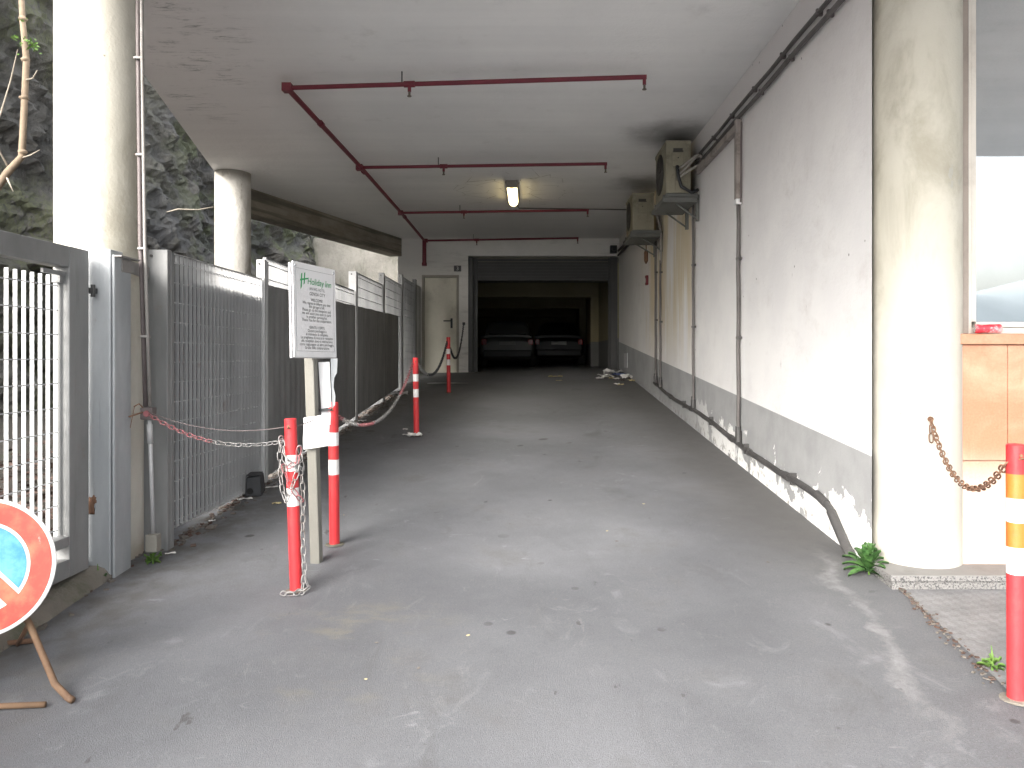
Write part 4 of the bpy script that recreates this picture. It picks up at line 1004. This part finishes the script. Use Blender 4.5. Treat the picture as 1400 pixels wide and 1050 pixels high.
# ------------------------------------------------------------------ notice board
def make_notice():
    g = gpt(433, 769)
    s = thing('notice_board', 'white notice board with green hotel logo on a grey square post', 'sign', g, world=False)
    phi = R(73); u = Vector((math.cos(phi), math.sin(phi), 0)); nrm = Vector((u.y, -u.x, 0)); up = Vector((0, 0, 1))
    W, H = .45, .56; zc = (EYE - g.z) + (VY - 426) * g.y / F
    Mx = Matrix(((u.x, up.x, nrm.x), (u.y, up.y, nrm.y), (u.z, up.z, nrm.z)))
    fr = Vector((0, 0, zc)) + nrm * .045
    roll = Matrix.Rotation(R(-1.2), 3, 'Z')
    def P(a, b, c): return fr + Mx @ (roll @ Vector((a, b, c)))
    def bx(mb, a, b):
        k = len(mb.v); mb.box(a, b)
        for i in range(k, len(mb.v)): mb.v[i] = P(*mb.v[i])
    mb = MB(); a = R(17)
    mb.box((-.030, -.030, -.1), (.030, .030, zc + .2), Matrix.Rotation(R(-6), 4, 'Z')); link('post', mb, 'sign_post', s, bevel=.005)
    mb = MB(); bx(mb, (-W / 2 - .012, -H / 2 - .006, -.022), (W / 2, H / 2 - .01, -.009)); link('backing_board', mb, 'board_edge', s, bevel=.002)
    mb = MB(); bx(mb, (-W / 2, -H / 2, -.008), (W / 2, H / 2, 0)); link('board', mb, 'white_board', s, bevel=.0015)
    mb = MB()
    for x in (-W / 2 + .02, W / 2 - .02):
        k = len(mb.v); mb.lathe([(.0001, .006), (.007, .005), (.011, 0)], 12)
        for i in range(k, len(mb.v)): v = mb.v[i]; mb.v[i] = P(v.x + x, v.y + H / 2 - .022, v.z + .0005)
    link_each('screw', mb, 'galv_post', s)
    mb = MB(); q = .0022
    for (x0, x1, y0, y1) in ((-.2, .2, -.245, -.2435), (-.2, .2, .243, .2445), (-.2, -.1985, -.2430, .2425), (.1985, .2, -.2430, .2425)): bx(mb, (x0, y0, .0004), (x1, y1, .0012))
    link('border_line', mb, 'ink_grey', s)
    def txt(mb, body, size, x, y, **k):
        vs, fs = text_mesh(body, size, **k); mb.add([P(v.x + x, v.y + y, .0016) for v in vs], fs)
    mb = MB(); txt(mb, 'Holiday Inn', .058, .045, .158, shear=.12, spacing=.97)
    for poly in (((-.145, .215), (-.133, .219), (-.142, .135), (-.155, .12)), ((-.115, .222), (-.103, .226), (-.112, .158), (-.124, .150)), ((-.160, .170), (-.155, .182), (-.075, .196), (-.070, .190))):
        mb.add([P(x, y, .0016 + .0002 * k) for k, (x, y) in enumerate(poly)], [(0, 1, 2, 3)])
    link('logo', mb, 'logo', s)
    mb = MB(); txt(mb, 'AN IHG HOTEL', .024, .02, .125); link('small_heading', mb, 'ink_grey', s)
    mb = MB(); txt(mb, 'GENOA CITY', .028, .02, .094)
    l1 = ['WELCOME!', 'We regret to inform you that', 'this garage is full.', 'Please go to the reception and', 'we will assist you soon to park', 'in another parking lot.', 'Thank You for the cooperation.']
    l2 = ['GENTILI OSPITI,', 'Questo parcheggio è', 'al momento al completo.', 'La preghiamo di recarsi in reception', 'alla reception dove vi indicheranno', 'come raggiungere un altro parcheggio.', 'Grazie della collaborazione.']
    link('heading', mb, 'ink', s); mb = MB()
    for k, t_ in enumerate(l1): txt(mb, t_, .0245, .012, .058 - k * .0205)
    link('lettering', mb, 'ink', s); mb = MB()
    for k, t_ in enumerate(l2): txt(mb, t_, .0235, .012, -.108 - k * .0205)
    link('lettering', mb, 'ink', s)
    # pale strips hanging under the board behind the post
    mb = MB(); mb.add([(.03, .055, zc - .31), (.095, .07, zc - .31), (.098, .068, zc - .59), (.04, .055, zc - .60)], [(0, 1, 2, 3)]); mb.add([(.04, .050, zc - .615), (.094, .064, zc - .615), (.092, .064, zc - .70), (.04, .05, zc - .70)], [(0, 1, 2, 3)])
    link_each('backing_strip', mb, 'white_board', s)
    mb = MB(); mb.add([(.10, .08, zc - .29), (.14, .09, zc - .29), (.135, .088, zc - .38), (.118, .084, zc - .41), (.112, .082, zc - .47), (.122, .084, zc - .52), (.118, .084, zc - .58), (.10, .08, zc - .6)], [tuple(range(8))]); link('torn_strip', mb, 'galv_post', s)
    mb = MB(); mb.cb((.06, .045, zc - .605), (.09, .02, .014)); link('strap', mb, 'black_plastic', s)
    s.rotation_euler = (0, R(-1.7), 0)
    # paper notice tied to the post
    p = thing('paper_notice', 'bleached paper notice tied low on the sign post', 'notice', g, world=False)
    z1, z0 = EYE - g.z - (570 - VY) * g.y / F, EYE - g.z - (613 - VY) * g.y / F
    mb = MB()
    def fn(a, b): return (-.062 + .150 * a, -.064 + .005 * math.sin(a * 5) + .05 * max(0, a - .5) - .006 * math.sin(b * 6), z0 + (z1 - z0) * b + .022 * a)
    mb.grid(fn, 14, 10); link('sheet', mb, 'paper', p, smooth=True)
    mb = MB()
    for k in range(7):
        b = .82 - k * .085; a1 = .55 if k in (0, 4) else .86
        x0_, x1_ = fn(.22, b), fn(a1, b + .004)
        q = [fn(.22 + (a1 - .22) * i / 5, b) for i in range(6)]
        for c0, c1 in zip(q, q[1:]):
            mb.add([(c0[0], c0[1] - .0012, c0[2]), (c1[0], c1[1] - .0012, c1[2]), (c1[0], c1[1] - .0012, c1[2] + .003), (c0[0], c0[1] - .0012, c0[2] + .003)], [(0, 1, 2, 3)])
    link_each('print_line', mb, 'ink_grey', p)
make_notice()

# ------------------------------------------------------------------ round traffic sign on rusty stand
def make_traffic_sign():
    c = at(-28, 777, 3.06); r = .287
    s = thing('traffic_sign', 'worn round no parking sign in red and blue on a rusty stand', 'road sign', (c.x, c.y + .15, ground(c.x, c.y)))
    Mx = Matrix.Translation(c) @ Matrix.Rotation(R(12), 4, 'Z') @ Matrix.Rotation(R(90 - 9), 4, 'X')   # local z faces the street
    def put(mb): mb.v = [Mx @ v for v in mb.v]; return mb
    mb = MB(); mb.lathe([(.0001, -.012), (r - .01, -.012), (r, -.008), (r, 0), (r - .006, .003), (r - .02, .001), (.0001, .001)], 64); link('disc', put(mb), 'traffic_white', s, smooth=True, autos=30)
    mb = MB(); mb.lathe([(r * .95, .0035), (r * .665, .0035)], 64)
    hw = r * .10
    mb.add([(-r * .70 * .7071 - hw * .7071, r * .70 * .7071 - hw * .7071, .0032), (-r * .7 * .7071 + hw * .7071, r * .7 * .7071 + hw * .7071, .0032), (r * .7 * .7071 + hw * .7071, -r * .7 * .7071 + hw * .7071, .0032), (r * .7 * .7071 - hw * .7071, -r * .7 * .7071 - hw * .7071, .0032)], [(0, 3, 2, 1)])
    link('red_ring', put(mb), 'traffic_red', s)
    for sg in (1, -1):
        mb = MB(); R_ = r * .615; off = r * .155; a0 = math.asin(off / R_); pts = []
        for k in range(33):
            a = a0 + (math.pi - 2 * a0) * k / 32; x, y = R_ * math.cos(a), R_ * math.sin(a) * 1
            y *= sg; q = R(-45); pts.append((x * math.cos(q) - y * math.sin(q), x * math.sin(q) + y * math.cos(q), .0028))
        mb.add(pts, [tuple(range(33))]); link('blue_field', put(mb), 'traffic_blue', s)
    # stand: two bent tubes with a ground bar each
    e = gpt(98, 963); k_ = gpt(62, 968); j_ = gpt(45, 882)
    top = Mx @ Vector((.10, -.10, -.03))
    knee = at(40, 852, 3.12); low = at(75, 935, 2.98)
    mb = MB(); mb.tube([top, knee, low, e + Vector((-.02, .01, .022)), e + Vector((.004, 0, .016))], .0135, 10); link('leg', mb, 'rust_light', s, smooth=True)
    d = Vector((-.62, 0, 0))
    mb = MB(); mb.tube([top + d * .5, knee + d, low + d, e + d + Vector((-.02, .01, .022)), e + d + Vector((.004, 0, .016))], .0135, 10); link('leg', mb, 'rust_light', s, smooth=True)
    mb = MB(); mb.tube([k_ + Vector((0, 0, .014)), k_ + Vector((-.25, -.02, .014)), k_ + Vector((-.6, -.03, .014))], .012, 8); link('ground_bar', mb, 'rust_light', s, smooth=True)
    mb = MB(); mb.tube([j_ + Vector((0, .02, .014)), j_ + Vector((-.3, -.06, .014)), j_ + Vector((-.6, -.12, .014))], .012, 8); link('ground_bar', mb, 'rust', s, smooth=True)
    mb = MB(); mb.tube([knee, Vector((j_.x - .05, j_.y - .03, j_.z + .015))], .010, 8); link('strut', mb, 'rust', s, smooth=True)
make_traffic_sign()

# ------------------------------------------------------------------ plants
def make_leafy(name, label, cat_, loc, n, L, W, spread, mat, seed, up=.5, base_r=.02):
    rr = random.Random(seed); t_ = thing(name, label, cat_, loc, world=False)
    mb = MB()
    for i in range(n):
        a = i * 2.39996 + rr.uniform(-.3, .3); q = i / n
        l = L * rr.uniform(.65, 1.1) * (1 - .25 * q); w_ = W * rr.uniform(.7, 1.1); el = R(15) + R(65) * q * up * 1.4 + rr.uniform(-.15, .15)
        d = Vector((math.cos(a), math.sin(a), 0)); sd_ = Vector((-math.sin(a), math.cos(a), 0)); b = d * base_r * rr.random() + Vector((0, 0, .01 + .06 * q * up))
        vs = []; m = 7
        for k in range(m + 1):
            s_ = k / m; ww = w_ * math.sin(math.pi * min(1, s_ * .92 + .06)) ** .8 * (1 + .22 * (k % 2))
            p = b + d * (l * s_ * math.cos(el) * spread) + Vector((0, 0, l * s_ * math.sin(el) - l * .45 * s_ * s_))
            if p.z < .004: p.z = .004
            vs += [p - sd_ * ww + Vector((0, 0, .012)), p, p + sd_ * ww + Vector((0, 0, .012))]
        fs = []
        for k in range(m):
            o_ = 3 * k; fs += [(o_, o_ + 1, o_ + 4, o_ + 3), (o_ + 1, o_ + 2, o_ + 5, o_ + 4)]
        mb.add(vs, fs)
    link('leaves', mb, mat, t_, smooth=True)
    mb = MB(); mb.tube([(0, 0, -.01), (.004, 0, .05), (.0, .004, .05 + .10 * up)], [.006, .005, .002], 6); link('stem', mb, 'leaf_light', t_)
    return t_
g = gpt(1191, 788)
make_leafy('weed', 'bushy green weed growing at the foot of the right column', 'weed', g + Vector((0, .03, 0)), 44, .24, .023, .85, 'weed', 5, 1.25)
make_leafy('weed', 'tiny bright green weed at the foot of the cream column by the gate', 'weed', gpt(209, 771), 22, .045, .011, 1.0, 'leaf_light', 6, .6, .04)
make_leafy('weed', 'tiny weed in the pavement joint beside the orange banded bollard', 'weed', gpt(1356, 918), 14, .045, .010, 1.0, 'leaf_light', 8, .6, .03)
make_leafy('weed', 'mossy weed at the gate corner on the kerb', 'weed', gpt(133, 795) + Vector((0, 0, .0)), 16, .03, .008, 1.0, 'weed', 9, .5, .05)

def make_branch_tree():
    d = 6.3
    t_ = thing('bare_tree', 'thin bare tree with a few fresh leaves before the rock face', 'tree', at(-60, 640, d))
    pts = [at(-62, 660, d), at(-58, 500, d), at(-40, 340, d), at(-8, 262, d), at(10, 236, d), at(30, 214, d), at(33, 150, d), at(36, 80, d), at(31, 30, d), at(28, -30, d), at(22, -120, d)]
    mb = MB(); mb.tube(pts, [.045, .042, .038, .034, .03, .028, .026, .025, .023, .021, .016], 10)
    for (x, y) in ((33, 134), (35, 82), (31.5, 26), (31, 208)): mb.blob(at(x, y, d), .036, (1, 1, .7), .3, x)
    link('trunk', mb, 'bark', t_, smooth=True)
    for br in (((30, 216), (42, 212), (54, 205)), ((34, 110), (45, 107), (51, 96)), ((14, 234), (-10, 190), (14, 112), (22, 78), (24, 68)), ((8, 240), (18, 262)), ((0, 250), (-6, 225), (0, 205))):
        mb = MB(); n = len(br); mb.tube([at(x, y, d - .05 * k) for k, (x, y) in enumerate(br)], [.009 - .006 * k / (n - 1) for k in range(n)], 6); link('branch', mb, 'twig', t_, smooth=True)
    rr = random.Random(11); mb = MB()
    for (cx, cy, n, sp) in ((38, 58, 46, 15), (29, 27, 9, 6), (20, 52, 8, 5), (50, 66, 10, 6)):
        for i in range(n):
            c = at(cx + rr.gauss(0, sp * .5), cy + rr.gauss(0, sp * .4), d + rr.gauss(0, .05)); l = rr.uniform(.012, .026)
            M = Matrix.Translation(c) @ Matrix.Rotation(rr.uniform(0, 6.3), 4, 'Z') @ Matrix.Rotation(rr.uniform(-1.2, 1.2), 4, 'X') @ Matrix.Rotation(rr.uniform(-1, 1), 4, 'Y')
            mb.add([M @ Vector(q) for q in ((-l, 0, 0), (-l * .2, -l * .45, 0), (l, 0, 0), (-l * .2, l * .45, 0))], [(0, 1, 2, 3)])
    link('leaves', mb, 'leaf_light', t_)
make_branch_tree()
# twig reaching from the rock to the far column
mb = MB(); mb.tube([at(292, 283, 9.9), at(270, 287, 9.8), at(243, 286, 9.6), at(228, 290, 9.6)], [.008, .009, .010, .006], 6)
o = link('dry_twig', mb, 'twig', smooth=True); tag(o, 'thin dry twig sticking out from the rock beside the far column', 'twig')

# ------------------------------------------------------------------ litter
def scrap(name, label, cat_, loc, size, mat, seed, sq=(1, .7, .22), rot=0):
    rr = random.Random(seed); mb = MB()
    def fn(u, v):
        x, y = (u - .5) * 2, (v - .5) * 2; q = Vector((x * 1.6, y * 1.6, seed * 1.7))
        k = 1 + .35 * mnoise.noise(q * .8)
        z = .55 + .75 * mnoise.noise(q) + .35 * mnoise.noise(q * 2.3)
        p = Vector((x * sq[0] * k, y * sq[1] * k, max(z, .03) * sq[2])) * size
        return Matrix.Rotation(rot, 3, 'Z') @ p + Vector(loc) + Vector((0, 0, .004))
    mb.grid(fn, 9, 8); o = link(name, mb, mat); tag(o, label, cat_); return o
def on_g(px, py): return gpt(px, py)
scrap('crumpled_paper', 'larger crumpled white paper at the foot of the third bollard', 'litter', on_g(567, 597) + Vector((0, -.05, 0)), .085, 'white_trash', 1, (1, .7, .6))
scrap('crumpled_paper', 'smaller crumpled paper left of the third bollard foot', 'litter', on_g(557, 596), .05, 'white_trash', 2, (1, .7, .6))
scrap('crumpled_paper', 'tiny paper scrap behind the third bollard foot', 'litter', on_g(554, 588), .03, 'white_trash', 3, (1, .7, .6))
scrap('paper_scrap', 'flat torn white paper beside the black bait box', 'litter', on_g(370, 667), .075, 'white_trash', 4, (1, .45, .14), .5)
scrap('paper_scrap', 'white scrap in front of the black bait box', 'litter', on_g(335, 684), .055, 'white_trash', 5, (1, .5, .3), .8)
scrap('paper_scrap', 'small yellowed scrap on the asphalt left of the nearest bollard', 'litter', on_g(378, 690), .035, 'yellow_trash', 6, (1, .7, .5), .3)
scrap('paper_scrap', 'pale scrap lying under the sagging chain beside the fence', 'litter', on_g(495, 577), .055, 'white_trash', 7, (1, .5, .5))
scrap('paper_scrap', 'little white scrap on the dirt at the end of the first fence panel', 'litter', on_g(290, 713), .02, 'white_trash', 17, (1, .6, .4))
scrap('paper_scrap', 'white sliver at the foot of the junction box', 'litter', on_g(233, 758), .03, 'white_trash', 18, (1, .3, .3), .5)
scrap('paper_scrap', 'yellowish scrap on the asphalt in front of the garage', 'litter', on_g(759, 516), .13, 'yellow_trash', 8, (1, .6, .3))
scrap('paper_scrap', 'tiny scrap before the garage, the nearer of two', 'litter', on_g(764, 521), .06, 'yellow_trash', 21, (1, .6, .3))
scrap('plastic_sheet', 'dusty pale sheet lying by the fence foot beyond the chain', 'litter', on_g(541, 541), .20, 'board_edge', 9, (1.0, .5, .4), .5)
scrap('cement_smear', 'flat pale cement smear at the foot of the farthest bollard', 'cement', on_g(615, 524), .33, 'board_edge', 10, (1.0, .9, .03))
for i, (px, py, sz, m, lab) in enumerate((
    (838, 512, .20, 'white_trash', 'big crumpled white bag on top of the rubbish by the garage corner'),
    (829, 517, .15, 'white_trash', 'white paper on the left of the rubbish by the garage corner'),
    (820, 519, .10, 'white_trash', 'flat white sliver at the left end of the rubbish'),
    (836, 518, .06, 'yellow_trash', 'yellow wrapper in the middle of the rubbish by the garage corner'),
    (845, 514, .13, 'blue_trash', 'dark blue wrapper behind the white papers by the garage corner'),
    (862, 518, .17, 'white_trash', 'pinkish white paper at the right of the rubbish against the wall'),
    (864, 522, .08, 'yellow_trash', 'yellowed paper at the foot of the white wall'),
    (851, 521, .06, 'litter_leaf', 'brown leafy crumb in the rubbish by the garage corner'),
    (843, 526, .05, 'white_trash', 'small white scrap in front of the rubbish pile'),
    (849, 527, .05, 'yellow_trash', 'small yellow scrap in front of the rubbish pile'),
    (843, 519, .07, 'white_trash', 'white shred in the middle front of the rubbish pile'))):
    scrap('rubbish', lab, 'litter', on_g(px, py), sz, m, 30 + i, (1, .7, .55), i * .7)
for i, (px, py) in enumerate(((697, 717), (830, 727), (843, 741), (500, 930), (572, 915), (880, 690), (760, 820), (640, 870), (1050, 770), (470, 705), (515, 880))):
    scrap('crumb', 'tiny pale crumb scattered on the asphalt drive', 'litter', on_g(px, py), .006 + .003 * (i % 3), 'yellow_trash' if i % 2 else 'gravel', 60 + i, (1, .7, .4), i)['group'] = 'tiny pale crumbs on the asphalt'

# black bait box
def make_bait_box():
    g = gpt(348, 676)
    b = thing('bait_box', 'small black plastic bait box against the foot of the fence', 'box', g, world=False)
    M = Matrix.Rotation(R(12), 4, 'Z')
    mb = MB(); vs = [(-.06, -.10, 0), (.07, -.10, 0), (.07, .12, 0), (-.06, .12, 0), (-.05, -.09, .155), (.055, -.095, .165), (.055, .115, .165), (-.05, .11, .155)]
    mb.add([M @ Vector(v) for v in vs], [(0, 3, 2, 1), (4, 5, 6, 7), (0, 1, 5, 4), (1, 2, 6, 5), (2, 3, 7, 6), (3, 0, 4, 7)]); link('body', mb, 'black_plastic', b, bevel=.008)
    mb = MB(); mb.lathe([(.0001, 0), (.022, 0), (.026, .004)], 14); Q = M @ Matrix.Translation((-.02, -.101, .045)) @ Matrix.Rotation(R(-85), 4, 'X').inverted(); mb.v = [Q @ v for v in mb.v]; link('entry_hole', mb, 'tyre', b)
    mb = MB(); mb.box((-.052, -.088, .166), (.052, .11, .172), M); link('lid', mb, 'black_plastic', b, bevel=.004)
make_bait_box()

# ------------------------------------------------------------------ cars in the garage
def make_car(cx, y0, z0, paint, label, W=1.72, H=1.46, L=4.0):
    c = thing('parked_car', label, 'car', (cx, y0 + L / 2, z0))
    def ring(mb, stations, n=28, e=4.0):
        base = len(mb.v); k = len(stations)
        for (y, zb, zt, hw) in stations:
            for i in range(n):
                a = 2 * math.pi * i / n; ca, sa = math.cos(a), math.sin(a)
                x = hw * abs(ca) ** (2 / e) * (1 if ca >= 0 else -1); z = (zb + zt) / 2 + (zt - zb) / 2 * abs(sa) ** (2 / e) * (1 if sa >= 0 else -1)
                mb.v.append(Vector((cx + x, y0 + y, z0 + z)))
        for j in range(k - 1):
            for i in range(n): mb.f.append([base + j * n + i, base + j * n + (i + 1) % n, base + (j + 1) * n + (i + 1) % n, base + (j + 1) * n + i]); mb.m.append(mb.i)
        mb.f.append([base + i for i in range(n)]); mb.m.append(mb.i); mb.f.append([base + (k - 1) * n + i for i in reversed(range(n))]); mb.m.append(mb.i)
    w2 = W / 2; mb = MB()
    ring(mb, [(0, .34, .80, w2 * .86), (.04, .28, .90, w2 * .93), (.18, .23, .95, w2 * .985), (.7, .2, .97, w2), (2.2, .2, .95, w2), (3.0, .2, .92, w2 * .99), (3.7, .22, .80, w2 * .95), (3.93, .28, .70, w2 * .88), (4.0, .34, .60, w2 * .75)])
    body = link('body', mb, paint, c, smooth=True, autos=50)
    mb = MB(); ring(mb, [(.14, .85, 1.0, w2 * .84), (.28, .85, H * .88, w2 * .80), (.48, .85, H * .985, w2 * .76), (1.2, .85, H, w2 * .755), (1.9, .85, H * .985, w2 * .75), (2.4, .85, H * .85, w2 * .78), (2.95, .85, .95, w2 * .84)], e=3.4)
    link('cabin', mb, paint, c, smooth=True, autos=60)
    mb = MB(); mb.add([(cx - w2 * .66, y0 + .135, z0 + 1.0), (cx + w2 * .66, y0 + .135, z0 + 1.0), (cx + w2 * .60, y0 + .385, z0 + H * .91), (cx - w2 * .60, y0 + .385, z0 + H * .91)], [(0, 1, 2, 3)])
    link('rear_window', mb, 'car_glass', c)
    for sg in (-1, 1):
        mb = MB(); mb.add([(cx + sg * w2 * .845, y0 + .55, z0 + 1.0), (cx + sg * w2 * .845, y0 + 2.6, z0 + 1.0), (cx + sg * w2 * .775, y0 + 2.15, z0 + H * .92), (cx + sg * w2 * .775, y0 + .75, z0 + H * .94)], [(0, 1, 2, 3)]); link('side_window', mb, 'car_glass', c)
        mb = MB(); mb.cb((cx + sg * w2 * .82, y0 + .045, z0 + .78), (.17, .10, .20)); link('tail_light', mb, 'tail_red', c, bevel=.03)
        mb = MB(); mb.cb((cx + sg * w2 * 1.08, y0 + 2.6, z0 + 1.0), (.16, .09, .12)); link('mirror', mb, paint, c, bevel=.03)
        for yy in (.72, 3.2):
            Mq = Matrix.Translation((cx + sg * (w2 - .10), y0 + yy, z0 + .31)) @ Matrix.Rotation(R(90), 4, 'Y')
            mb = MB(); mb.lathe([(.19, -.10), (.29, -.10), (.31, -.07), (.31, .07), (.29, .10), (.19, .10)], 28); mb.v = [Mq @ v for v in mb.v]; wh = link('wheel', mb, 'tyre', c, smooth=True, autos=40)
            mb = MB(); mb.lathe([(.0001, sg * .085), (.06, sg * .09), (.19, sg * .07)], 20); mb.v = [Mq @ v for v in mb.v]; sub('rim', mb, 'rim', wh, smooth=True)
    mb = MB(); mb.cb((cx, y0 - .012, z0 + .74), (.50, .012, .11)); link('licence_plate', mb, 'number_plate', c, bevel=.004)
    mb = MB(); mb.cb((cx, y0 + .0, z0 + .42), (W * .86, .12, .22)); link('bumper', mb, paint if paint == 'car_black' else 'black_plastic', c, bevel=.04)
make_car(-.70, 22.3, ground(-.7, 20), 'car_silver', 'silver hatchback parked in the dark garage, left of the black car')
make_car(.94, 24.0, ground(.94, 20), 'car_black', 'black hatchback parked in the dark garage with a pale number plate')
